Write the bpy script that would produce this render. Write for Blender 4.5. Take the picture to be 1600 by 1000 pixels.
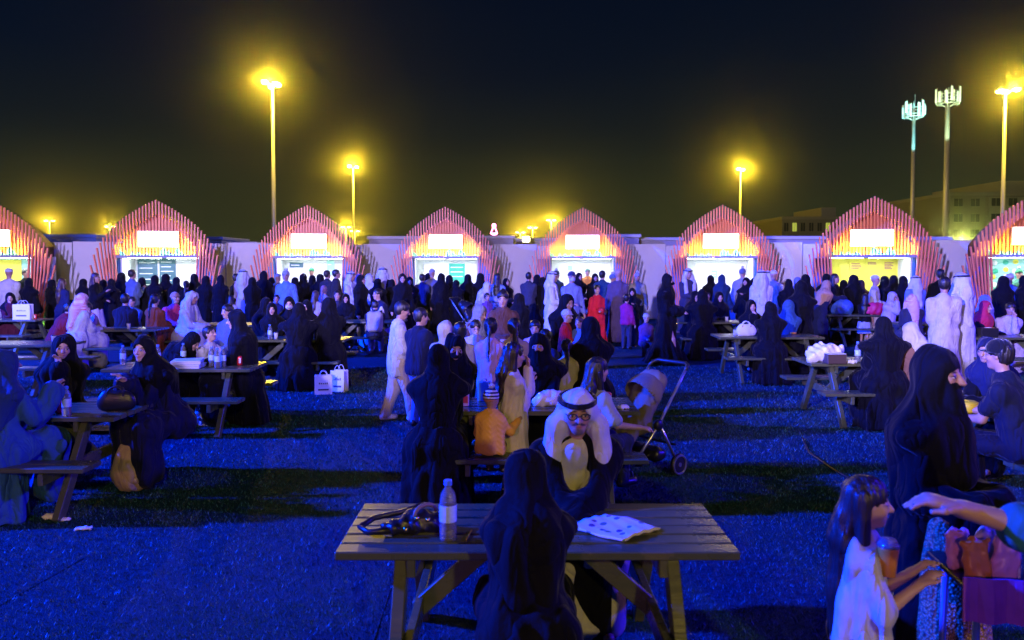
import bpy, math, random
import numpy as np
from mathutils import Vector, Matrix

for _o in list(bpy.data.objects):
    bpy.data.objects.remove(_o, do_unlink=True)
SC = bpy.context.scene
COL = SC.collection
R = math.radians
random.seed(7)

# ------------------------------------------------------------------ camera
FPX = 1213.0                       # focal length in photograph pixels (1600 wide)
CAMZ = 2.0
cam_data = bpy.data.cameras.new("camera")
cam = bpy.data.objects.new("camera", cam_data)
COL.objects.link(cam)
cam.location = (0, 0, CAMZ)
cam.rotation_euler = (R(90 - 2.0), 0, 0)
cam_data.sensor_width = 36.0
cam_data.lens = 36.0 * FPX / 1600.0
cam_data.shift_y = -(89.0 - math.tan(R(2.0)) * FPX) / 1600.0
cam_data.clip_start = 0.1
cam_data.clip_end = 3000
cam_data.dof.use_dof = True
cam_data.dof.focus_distance = 8.5
cam_data.dof.aperture_fstop = 3.2
SC.camera = cam

# ------------------------------------------------------------------ night sky
world = bpy.data.worlds.new("World")
SC.world = world
world.use_nodes = True
nt = world.node_tree
nt.nodes.clear()
w_out = nt.nodes.new("ShaderNodeOutputWorld")
w_bg = nt.nodes.new("ShaderNodeBackground")
w_sky = nt.nodes.new("ShaderNodeTexSky")
w_sky.sky_type = 'NISHITA'
w_sky.sun_disc = False
w_sky.sun_elevation = R(-7.0)
w_sky.sun_rotation = R(180)
w_sky.dust_density = 3.0
# town glow on the low sky: olive near the horizon, fading to navy overhead
w_geo = nt.nodes.new("ShaderNodeNewGeometry")
w_sep = nt.nodes.new("ShaderNodeSeparateXYZ")
w_ramp = nt.nodes.new("ShaderNodeValToRGB")
w_noi = nt.nodes.new("ShaderNodeTexNoise")
w_noi.inputs["Scale"].default_value = 2.2
w_noi.inputs["Detail"].default_value = 4.0
w_map = nt.nodes.new("ShaderNodeMapping")
w_map.inputs["Scale"].default_value = (1, 1, 3.0)
w_mul = nt.nodes.new("ShaderNodeMath"); w_mul.operation = 'MULTIPLY_ADD'
w_mul.inputs[1].default_value = 0.10
w_abs = nt.nodes.new("ShaderNodeMath"); w_abs.operation = 'SUBTRACT'; w_abs.inputs[1].default_value = 0.05
cr = w_ramp.color_ramp
cr.elements[0].position = 0.0; cr.elements[0].color = (0.031, 0.035, 0.012, 1)
cr.elements[1].position = 0.42; cr.elements[1].color = (0.0003, 0.0024, 0.0120, 1)
e = cr.elements.new(0.08); e.color = (0.017, 0.022, 0.011, 1)
e = cr.elements.new(0.16); e.color = (0.0042, 0.0085, 0.0115, 1)
e = cr.elements.new(0.25); e.color = (0.0010, 0.0045, 0.0130, 1)
w_add = nt.nodes.new("ShaderNodeMixRGB"); w_add.blend_type = 'ADD'
w_add.inputs[0].default_value = 0.08
L = nt.links.new
L(w_geo.outputs["Incoming"], w_sep.inputs[0])
w_neg = nt.nodes.new("ShaderNodeMath"); w_neg.operation = 'MULTIPLY'; w_neg.inputs[1].default_value = -1.0
L(w_sep.outputs["Z"], w_neg.inputs[0])
L(w_geo.outputs["Incoming"], w_map.inputs[0])
L(w_map.outputs[0], w_noi.inputs["Vector"])
L(w_noi.outputs["Fac"], w_mul.inputs[0])
L(w_neg.outputs[0], w_mul.inputs[2])
L(w_mul.outputs[0], w_abs.inputs[0])
L(w_abs.outputs[0], w_ramp.inputs[0])
L(w_ramp.outputs[0], w_add.inputs[1])
L(w_sky.outputs[0], w_add.inputs[2])
L(w_add.outputs[0], w_bg.inputs["Color"])
L(w_bg.outputs[0], w_out.inputs["Surface"])
w_bg.inputs["Strength"].default_value = 1.0

# ------------------------------------------------------------------ stage floodlights behind and beside the photographer
def flood(name, loc, aim, col, power, cone, blend=0.5, radius=0.35):
    ld = bpy.data.lights.new(name, 'SPOT')
    ld.energy = power
    ld.color = col
    ld.spot_size = R(cone)
    ld.spot_blend = blend
    ld.shadow_soft_size = radius
    o = bpy.data.objects.new(name, ld)
    COL.objects.link(o)
    o.location = loc
    d = Vector(aim) - Vector(loc)
    o.rotation_euler = d.to_track_quat('-Z', 'Y').to_euler()
    return o

flood("stage_flood_blue", (-25, 5.5, 11.5), (-1, 9.5, 0), (0.0, 0.036, 1.0), 262000, 80, 0.7, 0.5)
flood("stage_flood_indigo", (27, 4.5, 11.5), (1, 8, 0), (0.03, 0.008, 1.0), 46000, 80, 0.7, 0.5)
flood("stage_flood_violet", (-5, -4, 4.4), (-15, 22, 6.6), (0.39, 0.325, 1.0), 44000, 46, 0.7, 0.25)
flood("stage_flood_violet", (-5, -4, 4.4), (0, 26, 7.2), (0.39, 0.325, 1.0), 44000, 46, 0.7, 0.25)
flood("stage_flood_violet", (-5, -4, 4.4), (15, 21, 6.8), (0.39, 0.325, 1.0), 44000, 46, 0.7, 0.25)
flood("stage_flood_pink", (-6, -17, 6.0), (0, 8, 0.5), (1.0, 0.40, 0.70), 2400, 70, 0.6, 0.4)
flood("yard_sodium", (7, -19, 10.0), (0, 8, 0.5), (1.0, 0.74, 0.14), 6500, 75, 0.6, 0.4)

SC.view_settings.view_transform = 'Standard'
SC.view_settings.look = 'None'
SC.view_settings.exposure = 0.0
SC.view_settings.gamma = 1.0
SC.view_settings.use_curve_mapping = False
SC.cycles.use_denoising = True
SC.cycles.max_bounces = 6
SC.cycles.diffuse_bounces = 2
SC.cycles.glossy_bounces = 2
SC.cycles.transmission_bounces = 5
SC.cycles.transparent_max_bounces = 6
SC.cycles.volume_bounces = 0
SC.cycles.sample_clamp_indirect = 4.0
SC.cycles.caustics_reflective = False
SC.cycles.caustics_refractive = False

# ------------------------------------------------------------------ helpers
def PX(px, Y):
    """world X of a photograph column at depth Y"""
    return (px - 800.0) / FPX * Y

def tag(o, label=None, cat=None, group=None, kind=None):
    if label: o["label"] = label
    if cat: o["category"] = cat
    if group: o["group"] = group
    if kind: o["kind"] = kind
    return o

def link(name, me, mat=None, parent=None, col=None, smooth=False):
    o = bpy.data.objects.new(name, me)
    COL.objects.link(o)
    if mat is not None and me is not None and not me.materials:
        me.materials.append(mat)
    if parent is not None:
        o.parent = parent
    if col is not None:
        o.color = (col[0], col[1], col[2], 1.0)
    return o

def empty(name, loc=(0, 0, 0), rz=0.0, parent=None):
    o = bpy.data.objects.new(name, None)
    o.empty_display_size = 0.1
    COL.objects.link(o)
    o.location = loc
    o.rotation_euler = (0, 0, rz)
    o.parent = parent
    return o

def copy_tree(o, parent=None):
    c = o.copy()
    COL.objects.link(c)
    c.parent = parent
    for ch in list(o.children):
        copy_tree(ch, c)
    return c

class MB:
    """collects closed shapes into one mesh"""
    def __init__(self):
        self.v = []; self.f = []
    def add(self, vs, fs):
        n = len(self.v)
        self.v += [tuple(p) for p in vs]
        self.f += [tuple(i + n for i in f) for f in fs]
        return self
    def box(self, lo, hi, M=None, bev=0.0):
        x0, y0, z0 = lo; x1, y1, z1 = hi
        if bev <= 0:
            vs = [Vector(p) for p in ((x0,y0,z0),(x1,y0,z0),(x1,y1,z0),(x0,y1,z0),(x0,y0,z1),(x1,y0,z1),(x1,y1,z1),(x0,y1,z1))]
            fs = [(0,3,2,1),(4,5,6,7),(0,1,5,4),(1,2,6,5),(2,3,7,6),(3,0,4,7)]
        else:
            # chamfered box, 24 vertices
            b = bev; vs = []; idx = {}
            for sx in (0, 1):
                for sy in (0, 1):
                    for sz in (0, 1):
                        X = (x0, x1)[sx]; Y = (y0, y1)[sy]; Z = (z0, z1)[sz]
                        dx = b if sx == 0 else -b; dy = b if sy == 0 else -b; dz = b if sz == 0 else -b
                        idx[(sx,sy,sz)] = len(vs)
                        vs += [Vector((X, Y+dy, Z+dz)), Vector((X+dx, Y, Z+dz)), Vector((X+dx, Y+dy, Z))]
            I = lambda sx, sy, sz, k: idx[(sx,sy,sz)] + k
            fs = []
            for s in (0, 1):
                q = [I(s,0,0,0), I(s,1,0,0), I(s,1,1,0), I(s,0,1,0)]; fs.append(q if s else q[::-1])
                q = [I(0,s,0,1), I(1,s,0,1), I(1,s,1,1), I(0,s,1,1)]; fs.append(q[::-1] if s else q)
                q = [I(0,0,s,2), I(1,0,s,2), I(1,1,s,2), I(0,1,s,2)]; fs.append(q if s else q[::-1])
            for a in (0, 1):
                for c in (0, 1):
                    fs.append([I(a,c,0,0), I(a,c,0,1), I(a,c,1,1), I(a,c,1,0)])
                    fs.append([I(a,0,c,0), I(a,0,c,2), I(a,1,c,2), I(a,1,c,0)])
                    fs.append([I(0,a,c,1), I(0,a,c,2), I(1,a,c,2), I(1,a,c,1)])
            for k in idx.values():
                fs.append([k, k+1, k+2])
        if M is not None:
            vs = [M @ p for p in vs]
        return self.add(vs, fs)
    def beam(self, a, b, w, d, bev=0.004, up=(0, 0, 1)):
        """rectangular bar from a to b, width w, depth d"""
        a = Vector(a); b = Vector(b)
        z = (b - a); ln = z.length; z.normalize()
        u = Vector(up)
        if abs(z.dot(u)) > 0.95: u = Vector((0, 1, 0))
        x = u.cross(z).normalized(); y = z.cross(x)
        M = Matrix((x, y, z)).transposed().to_4x4(); M.translation = a
        return self.box((-w/2, -d/2, 0), (w/2, d/2, ln), M, bev)
    def tube(self, pts, r, n=8, cap=True):
        pts = [Vector(p) for p in pts]
        rs = r if isinstance(r, (list, tuple)) else [r] * len(pts)
        up = Vector((0.13, 0.21, 0.97)); rings = []
        prev = None
        for i, p in enumerate(pts):
            t = (pts[min(i+1, len(pts)-1)] - pts[max(i-1, 0)]).normalized()
            if prev is None:
                x = t.orthogonal().normalized()
            else:
                x = (prev - t * prev.dot(t)).normalized()
            prev = x; y = t.cross(x)
            rings.append([p + (x * math.cos(2*math.pi*k/n) + y * math.sin(2*math.pi*k/n)) * rs[i] for k in range(n)])
        vs = [q for rg in rings for q in rg]; fs = []
        for i in range(len(rings)-1):
            for k in range(n):
                fs.append((i*n+k, i*n+(k+1) % n, (i+1)*n+(k+1) % n, (i+1)*n+k))
        if cap:
            fs.append(tuple(range(n))[::-1]); m = (len(rings)-1)*n
            fs.append(tuple(m+k for k in range(n)))
        return self.add(vs, fs)
    def lathe(self, prof, n=16, c=(0, 0, 0), axis='z', sx=1, sy=1):
        vs = []; fs = []
        for (r, z) in prof:
            for k in range(n):
                a = 2*math.pi*k/n
                p = (r*math.cos(a)*sx, r*math.sin(a)*sy, z)
                if axis == 'x': p = (p[2], p[0], p[1])
                if axis == 'y': p = (p[0], p[2], p[1])
                vs.append((p[0]+c[0], p[1]+c[1], p[2]+c[2]))
        m = len(prof)
        for i in range(m-1):
            for k in range(n):
                q = (i*n+k, i*n+(k+1) % n, (i+1)*n+(k+1) % n, (i+1)*n+k)
                fs.append(q[::-1] if axis == 'y' else q)
        fs.append(tuple(range(n))[::-1]); fs.append(tuple((m-1)*n+k for k in range(n)))
        return self.add(vs, fs)
    def sphere(self, c, r, nu=12, nv=8, M=None):
        rx, ry, rz = r if isinstance(r, (list, tuple)) else (r, r, r)
        vs = [(c[0], c[1], c[2]-rz)]; fs = []
        for j in range(1, nv):
            t = -math.pi/2 + math.pi*j/nv
            for k in range(nu):
                a = 2*math.pi*k/nu
                vs.append((c[0]+rx*math.cos(t)*math.cos(a), c[1]+ry*math.cos(t)*math.sin(a), c[2]+rz*math.sin(t)))
        vs.append((c[0], c[1], c[2]+rz))
        for k in range(nu):
            fs.append((0, 1+(k+1) % nu, 1+k))
            for j in range(nv-2):
                fs.append((1+j*nu+k, 1+j*nu+(k+1) % nu, 1+(j+1)*nu+(k+1) % nu, 1+(j+1)*nu+k))
            m = 1+(nv-2)*nu
            fs.append((m+k, m+(k+1) % nu, len(vs)-1))
        if M is not None: vs = [M @ Vector(p) for p in vs]
        return self.add(vs, fs)
    def mesh(self, name, smooth=False):
        me = bpy.data.meshes.new(name)
        me.from_pydata(self.v, [], self.f)
        if smooth: me.polygons.foreach_set("use_smooth", [True]*len(me.polygons))
        me.update()
        return me
    def build(self, name, mat, parent=None, col=None, smooth=False):
        me = self.mesh(name, smooth)
        me.materials.append(mat)
        return link(name, me, None, parent, col)

# ------------------------------------------------------------------ materials
MAT = {}
def new_mat(name):
    m = bpy.data.materials.new(name)
    m.use_nodes = True
    MAT[name] = m
    return m, m.node_tree, m.node_tree.nodes["Principled BSDF"]

def noise_node(t, scale, detail=3.0, rough=0.5, coord="Object", mscale=None):
    tc = t.nodes.new("ShaderNodeTexCoord")
    n = t.nodes.new("ShaderNodeTexNoise")
    n.inputs["Scale"].default_value = scale
    n.inputs["Detail"].default_value = detail
    n.inputs["Roughness"].default_value = rough
    src = tc.outputs[coord]
    if mscale:
        mp = t.nodes.new("ShaderNodeMapping"); mp.inputs["Scale"].default_value = mscale
        t.links.new(src, mp.inputs[0]); src = mp.outputs[0]
    t.links.new(src, n.inputs["Vector"])
    return n

def math_node(t, op, a, b=None, c=None, clamp=False):
    n = t.nodes.new("ShaderNodeMath"); n.operation = op; n.use_clamp = clamp
    for i, v in enumerate((a, b, c)):
        if v is None: continue
        if isinstance(v, (int, float)): n.inputs[i].default_value = v
        else: t.links.new(v, n.inputs[i])
    return n.outputs[0]

def mix_col(t, fac, a, b, mode='MIX'):
    n = t.nodes.new("ShaderNodeMixRGB"); n.blend_type = mode
    for i, v in ((0, fac), (1, a), (2, b)):
        if isinstance(v, (int, float)): n.inputs[i].default_value = v
        elif isinstance(v, tuple): n.inputs[i].default_value = (v[0], v[1], v[2], 1)
        else: t.links.new(v, n.inputs[i])
    return n.outputs[0]

def bump(t, b, height, strength, dist=0.01):
    n = t.nodes.new("ShaderNodeBump")
    n.inputs["Strength"].default_value = strength
    n.inputs["Distance"].default_value = dist
    t.links.new(height, n.inputs["Height"])
    t.links.new(n.outputs[0], b.inputs["Normal"])

def simple(name, col, rough=0.6, var=0.15, scale=6.0, metal=0.0, bs=0.0, bscale=60.0, coat=0.0, spec=None, mscale=None):
    """plain coloured material with some noise in colour and relief"""
    m, t, b = new_mat(name)
    n = noise_node(t, scale, 4.0, 0.6, mscale=mscale)
    f = math_node(t, 'MULTIPLY_ADD', n.outputs["Fac"], 2*var, 1.0 - var)
    cmb = t.nodes.new("ShaderNodeVectorMath"); cmb.operation = 'SCALE'
    cmb.inputs[0].default_value = col
    t.links.new(f, cmb.inputs["Scale"])
    t.links.new(cmb.outputs[0], b.inputs["Base Color"])
    b.inputs["Roughness"].default_value = rough
    b.inputs["Metallic"].default_value = metal
    b.inputs["Coat Weight"].default_value = coat
    if spec is not None: b.inputs["Specular IOR Level"].default_value = spec
    if bs > 0:
        n2 = noise_node(t, bscale, 3.0, 0.6, mscale=mscale)
        bump(t, b, n2.outputs["Fac"], bs, 0.01)
    return m

def emis(name, col, strength):
    m, t, b = new_mat(name)
    b.inputs["Base Color"].default_value = (col[0], col[1], col[2], 1)
    b.inputs["Emission Color"].default_value = (col[0], col[1], col[2], 1)
    b.inputs["Emission Strength"].default_value = strength
    return m

def objcol(name, rough=0.8, sheen=0.25, bs=0.35, bscale=45.0, var=0.25, mscale=None, spec=0.3):
    """cloth whose dye comes from the object's own colour"""
    m, t, b = new_mat(name)
    oi = t.nodes.new("ShaderNodeObjectInfo")
    n = noise_node(t, 9.0, 3.0, 0.6)
    f = math_node(t, 'MULTIPLY_ADD', n.outputs["Fac"], 2*var, 1.0 - var)
    sc = t.nodes.new("ShaderNodeVectorMath"); sc.operation = 'SCALE'
    t.links.new(oi.outputs["Color"], sc.inputs[0]); t.links.new(f, sc.inputs["Scale"])
    t.links.new(sc.outputs[0], b.inputs["Base Color"])
    b.inputs["Roughness"].default_value = rough
    b.inputs["Sheen Weight"].default_value = sheen
    b.inputs["Sheen Roughness"].default_value = 0.4
    b.inputs["Specular IOR Level"].default_value = spec
    if bs > 0:
        # long creased folds plus fine weave
        tc = t.nodes.new("ShaderNodeTexCoord"); oi2 = t.nodes.new("ShaderNodeObjectInfo")
        mp = t.nodes.new("ShaderNodeMapping"); mp.inputs["Scale"].default_value = (1.0, 1.0, 0.42)
        off = t.nodes.new("ShaderNodeCombineXYZ"); t.links.new(math_node(t, 'MULTIPLY', oi2.outputs["Random"], 40.0), off.inputs[0])
        t.links.new(off.outputs[0], mp.inputs["Location"])
        t.links.new(tc.outputs["Object"], mp.inputs[0])
        nf = t.nodes.new("ShaderNodeTexNoise"); nf.inputs["Scale"].default_value = 7.5; nf.inputs["Detail"].default_value = 1.8; nf.inputs["Distortion"].default_value = 0.6
        t.links.new(mp.outputs[0], nf.inputs["Vector"])
        crease = math_node(t, 'POWER', math_node(t, 'ABSOLUTE', math_node(t, 'MULTIPLY_ADD', nf.outputs["Fac"], 2.0, -1.0)), 0.7)
        n2 = noise_node(t, bscale, 3.0, 0.6, mscale=mscale or (1.0, 1.0, 0.25))
        hh = math_node(t, 'MULTIPLY_ADD', n2.outputs["Fac"], 0.12, crease)
        bump(t, b, hh, bs, 0.045)
    return m, t, b
# ================================================================== materials of the setting
def make_setting_materials():
    # artificial turf
    m, t, b = new_mat("turf")
    n1 = noise_node(t, 0.55, 4.0, 0.6); n2 = noise_node(t, 130.0, 2.0, 0.6)
    n3 = noise_node(t, 7.0, 4.0, 0.7)
    c = mix_col(t, n1.outputs["Fac"], (0.006, 0.046, 0.068), (0.012, 0.064, 0.088))
    c = mix_col(t, math_node(t, 'MULTIPLY', n2.outputs["Fac"], 0.75), c, (0.008, 0.03, 0.03))
    c = mix_col(t, math_node(t, 'MULTIPLY', math_node(t, 'POWER', n3.outputs["Fac"], 2.0), 0.9), c, (0.012, 0.07, 0.11))
    t.links.new(c, b.inputs["Base Color"])
    b.inputs["Roughness"].default_value = 0.85
    b.inputs["Specular IOR Level"].default_value = 0.08
    bump(t, b, n2.outputs["Fac"], 0.9, 0.02)
    # blades
    m, t, b = new_mat("turf_blade")
    n = noise_node(t, 0.8, 4.0, 0.7)
    n2 = noise_node(t, 60.0, 2.0, 0.7)
    c = mix_col(t, n.outputs["Fac"], (0.006, 0.050, 0.058), (0.018, 0.085, 0.11))
    c = mix_col(t, math_node(t, 'MULTIPLY', n2.outputs["Fac"], 0.6), c, (0.01, 0.035, 0.025))
    ra = t.nodes.new("ShaderNodeAttribute"); ra.attribute_name = "rnd"
    c = mix_col(t, ra.outputs["Fac"], mix_col(t, 0.55, c, (0.0, 0.01, 0.01)), (0.05, 0.20, 0.26))
    t.links.new(c, b.inputs["Base Color"])
    b.inputs["Roughness"].default_value = 0.42
    b.inputs["Specular IOR Level"].default_value = 0.25
    simple("seam_dark", (0.03, 0.035, 0.03), 0.9)
    # timber of the picnic tables: stained dark grey-green, worn
    m, t, b = new_mat("timber")
    n = noise_node(t, 14.0, 5.0, 0.65, mscale=(0.12, 1.5, 1.5))
    n2 = noise_node(t, 3.0, 4.0, 0.7)
    oi = t.nodes.new("ShaderNodeObjectInfo")
    c = mix_col(t, n.outputs["Fac"], (0.040, 0.052, 0.026), (0.150, 0.150, 0.060))
    c = mix_col(t, math_node(t, 'MULTIPLY', oi.outputs["Random"], 0.4), c, (0.03, 0.05, 0.05))
    wear = math_node(t, 'GREATER_THAN', n2.outputs["Fac"], 0.63)
    c = mix_col(t, math_node(t, 'MULTIPLY', wear, 0.55), c, (0.13, 0.12, 0.08))
    t.links.new(c, b.inputs["Base Color"])
    r = math_node(t, 'MULTIPLY_ADD', n2.outputs["Fac"], 0.40, 0.10)
    t.links.new(r, b.inputs["Roughness"])
    bump(t, b, n.outputs["Fac"], 0.35, 0.006)
    # coral batten paint
    simple("coral_paint", (0.88, 0.21, 0.07), 0.45, 0.18, 3.0, bs=0.1, bscale=30)
    # two-tone batten paint: coral with blue flame tips at the foot
    m, t, b = new_mat("two_tone_paint")
    tc = t.nodes.new("ShaderNodeTexCoord")
    sp = t.nodes.new("ShaderNodeSeparateXYZ"); t.links.new(tc.outputs["Object"], sp.inputs[0])
    nx = t.nodes.new("ShaderNodeTexNoise"); nx.noise_dimensions = '1D'
    nx.inputs["Scale"].default_value = 3.1; nx.inputs["Detail"].default_value = 2.0
    t.links.new(sp.outputs["X"], nx.inputs["W"])
    ax = math_node(t, 'ABSOLUTE', sp.outputs["X"])
    inner = math_node(t, 'LESS_THAN', ax, 1.10)
    edge_in = math_node(t, 'MULTIPLY_ADD', nx.outputs["Fac"], 1.2, 1.68)
    edge_out = math_node(t, 'MULTIPLY_ADD', ax, -1.6, 3.95)
    edge = math_node(t, 'ADD', math_node(t, 'MULTIPLY', edge_in, inner),
                     math_node(t, 'MULTIPLY', edge_out, math_node(t, 'SUBTRACT', 1.0, inner)))
    below = math_node(t, 'LESS_THAN', sp.outputs["Z"], edge)
    c = mix_col(t, below, (0.85, 0.26, 0.08), (0.04, 0.26, 0.46))
    t.links.new(c, b.inputs["Base Color"]); b.inputs["Roughness"].default_value = 0.45
    # plain walls
    simple("stall_white", (0.78, 0.79, 0.78), 0.6, 0.06, 4.0)
    simple("stall_body", (0.20, 0.07, 0.06), 0.7, 0.2, 4.0)
    simple("stall_blue", (0.03, 0.16, 0.34), 0.55, 0.15, 4.0)
    simple("canopy_grey", (0.25, 0.24, 0.27), 0.5, 0.15)
    simple("counter_top", (0.5, 0.5, 0.5), 0.35, 0.1)
    simple("hoarding", (0.66, 0.64, 0.64), 0.75, 0.10, 1.2, bs=0.15, bscale=5)
    simple("cabin_grey", (0.40, 0.38, 0.42), 0.7, 0.15, 0.8)
    simple("cabin_roof", (0.62, 0.62, 0.62), 0.6, 0.1, 0.8)
    simple("tarp_blue", (0.05, 0.13, 0.42), 0.45, 0.25, 2.0, bs=0.5, bscale=3)
    simple("bldg_beige", (0.36, 0.33, 0.25), 0.85, 0.12, 0.25)
    simple("bldg_light", (0.48, 0.45, 0.36), 0.85, 0.10, 0.25)
    simple("window_dark", (0.03, 0.035, 0.04), 0.15, 0.3, 2.0)
    simple("galv", (0.50, 0.49, 0.45), 0.45, 0.12, 1.0, metal=0.3)
    simple("antenna_white", (0.75, 0.77, 0.77), 0.5, 0.08)
    simple("black_plastic", (0.012, 0.012, 0.014), 0.45, 0.2)
    simple("yellow_card", (0.75, 0.68, 0.05), 0.6, 0.12, 3.0)
    simple("mint_card", (0.35, 0.72, 0.60), 0.6, 0.08, 3.0)
    simple("green_card", (0.03, 0.42, 0.25), 0.6, 0.08, 3.0)
    simple("teal_board", (0.015, 0.09, 0.11), 0.5, 0.2, 3.0)
    simple("print_white", (0.8, 0.82, 0.82), 0.6, 0.05)
    simple("print_brown", (0.25, 0.08, 0.05), 0.6, 0.05)
    simple("steel", (0.55, 0.56, 0.58), 0.3, 0.1, 4.0, metal=0.9)
    emis("sign_light", (1.0, 0.97, 0.90), 3.2)
    emis("led_yellow", (1.0, 0.74, 0.06), 330.0)
    emis("led_up", (1.0, 0.80, 0.05), 90.0)
    emis("tube_white", (0.86, 1.0, 0.96), 38.0)
    emis("sodium_lens", (1.0, 0.68, 0.14), 60.0)
    emis("neon_pink", (1.0, 0.18, 0.42), 9.0)
    emis("lit_window", (0.75, 0.85, 0.12), 0.55)
    emis("lit_small", (0.6, 1.0, 0.75), 1.2)
make_setting_materials()

# ================================================================== ground
def ground():
    mb = MB()
    mb.add([(-400, -80, 0), (400, -80, 0), (400, 600, 0), (-400, 600, 0)], [(0, 1, 2, 3)])
    g = mb.build("ground", MAT["turf"]); tag(g, kind="structure")
    # blades of the turf, thick near the photographer
    rng = np.random.default_rng(3)
    N = 250000
    d = 2.6 * (15.0 / 2.6) ** rng.random(N)
    u = rng.random(N) * 1.5 - 0.75
    x = u * d; y = d
    h = rng.uniform(0.008, 0.022, N) * np.clip(0.6 + d / 9.0, 0.7, 1.8)
    w = rng.uniform(0.0013, 0.0026, N) * np.clip(d / 4.0, 0.8, 3.2)
    a = rng.random(N) * 2 * math.pi
    lx = rng.normal(0, 0.55, N) * h; ly = rng.normal(0, 0.55, N) * h
    V = np.empty((N, 3, 3), np.float32)
    V[:, 0] = np.stack([x - np.cos(a) * w, y - np.sin(a) * w, np.zeros(N)], 1)
    V[:, 1] = np.stack([x + np.cos(a) * w, y + np.sin(a) * w, np.zeros(N)], 1)
    V[:, 2] = np.stack([x + lx, y + ly, h], 1)
    me = bpy.data.meshes.new("grass")
    me.vertices.add(3 * N); me.vertices.foreach_set("co", V.reshape(-1))
    me.loops.add(3 * N); me.loops.foreach_set("vertex_index", np.arange(3 * N, dtype=np.int32))
    me.polygons.add(N)
    me.polygons.foreach_set("loop_start", np.arange(0, 3 * N, 3, dtype=np.int32))
    me.update(calc_edges=True)
    at = me.attributes.new("rnd", 'FLOAT', 'FACE'); at.data.foreach_set("value", (rng.random(N)**2.2).astype(np.float32))
    me.materials.append(MAT["turf_blade"])
    o = link("grass", me)
    tag(o, "short blades of artificial turf covering the whole ground", "grass", kind="stuff")
    # overlapping edges of the turf rolls
    for i, pts in enumerate((((-3.6, 2.9), (-3.05, 4.0), (-2.9, 5.2)), ((-0.72, 2.4), (-0.72, 3.4), (-0.75, 4.9)),
                             ((2.3, 8.6), (2.55, 7.2), (2.75, 6.2)), ((-2.2, 10), (-2.15, 12), (-2.1, 16)))):
        mb = MB(); mb.tube([(p[0], p[1], -0.003) for p in pts], 0.008, 6)
        s = mb.build("turf_seam", MAT["turf"], g, smooth=True)
ground()

# ================================================================== food stalls
CONT = [(0, 3.83), (0.26, 3.70), (0.52, 3.54), (0.84, 3.32), (1.12, 3.08), (1.39, 2.76), (1.56, 2.48), (1.67, 2.25), (1.77, 1.90), (1.80, 1.72)]
INNER = [(0, 3.50), (0.5, 3.21), (0.8, 2.92), (1.0, 2.68), (1.10, 2.52)]
def interp(tab, x):
    return float(np.interp(abs(x), [p[0] for p in tab], [p[1] for p in tab]))

STALLS = [  # px of the apex, depth, turn
    (-6, 22.3, 15), (255, 23.4, 13), (487, 25.5, 7), (698, 26.2, 2), (909, 26.6, -3), (1122, 25.4, -7), (1355, 22.2, -14), (1607, 20.6, -17)]
ORD = ["first", "second", "third", "fourth", "fifth", "sixth", "seventh", "eighth"]
STALL_ROOT = []

def stall_meshes():
    d = {"ring": [], "gable": [], "flank": []}
    step = 0.088
    n = 20
    for i in range(-n, n + 1):
        xt = i * step
        zt = interp(CONT, xt)
        fx = abs(xt) / 1.77
        xb = xt * (1 - 0.27 * fx * fx)
        if abs(xt) < 1.12:
            zb = interp(INNER, xt) - 0.10
            t = (zt - zb) / zt
            xe = xt + (xb - xt) * t
        else:
            zb = 0.0; xe = xb
        mb = MB(); mb.beam((xe, -0.85, zb), (xt, -0.85, zt), 0.036, 0.10, 0.004, up=(0, 1, 0))
        d["ring"].append(mb.mesh("batten"))
    for i in range(-12, 13):
        x = i * step
        zt = interp(INNER, x)
        mb = MB(); mb.box((x - 0.024, -0.42, 2.22), (x + 0.024, -0.32, zt), bev=0.004)
        d["gable"].append(mb.mesh("gable_batten"))
    for s in (-1, 1):
        for i in range(13, 18):
            x = s * i * step * 0.985
            zt = 2.70 - (i - 13) * 0.14
            mb = MB(); mb.beam((x * 0.93, -0.40, 0.0), (x, -0.40, zt), 0.062, 0.08, 0.004, up=(0, 1, 0))
            d["flank"].append(mb.mesh("flank_batten"))
    for k, mt in (("ring", "coral_paint"), ("gable", "two_tone_paint"), ("flank", "two_tone_paint")):
        for me in d[k]: me.materials.append(MAT[mt])
    return d
SM = stall_meshes()

def poly_prism(pts, y0, y1):
    """prism of an xz outline between two y planes"""
    n = len(pts); vs = [(p[0], y0, p[1]) for p in pts] + [(p[0], y1, p[1]) for p in pts]
    fs = [tuple(range(n)), tuple(range(2*n-1, n-1, -1))]
    for k in range(n):
        fs.append((k, n+k, n+(k+1) % n, (k+1) % n))
    return vs, fs

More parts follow.
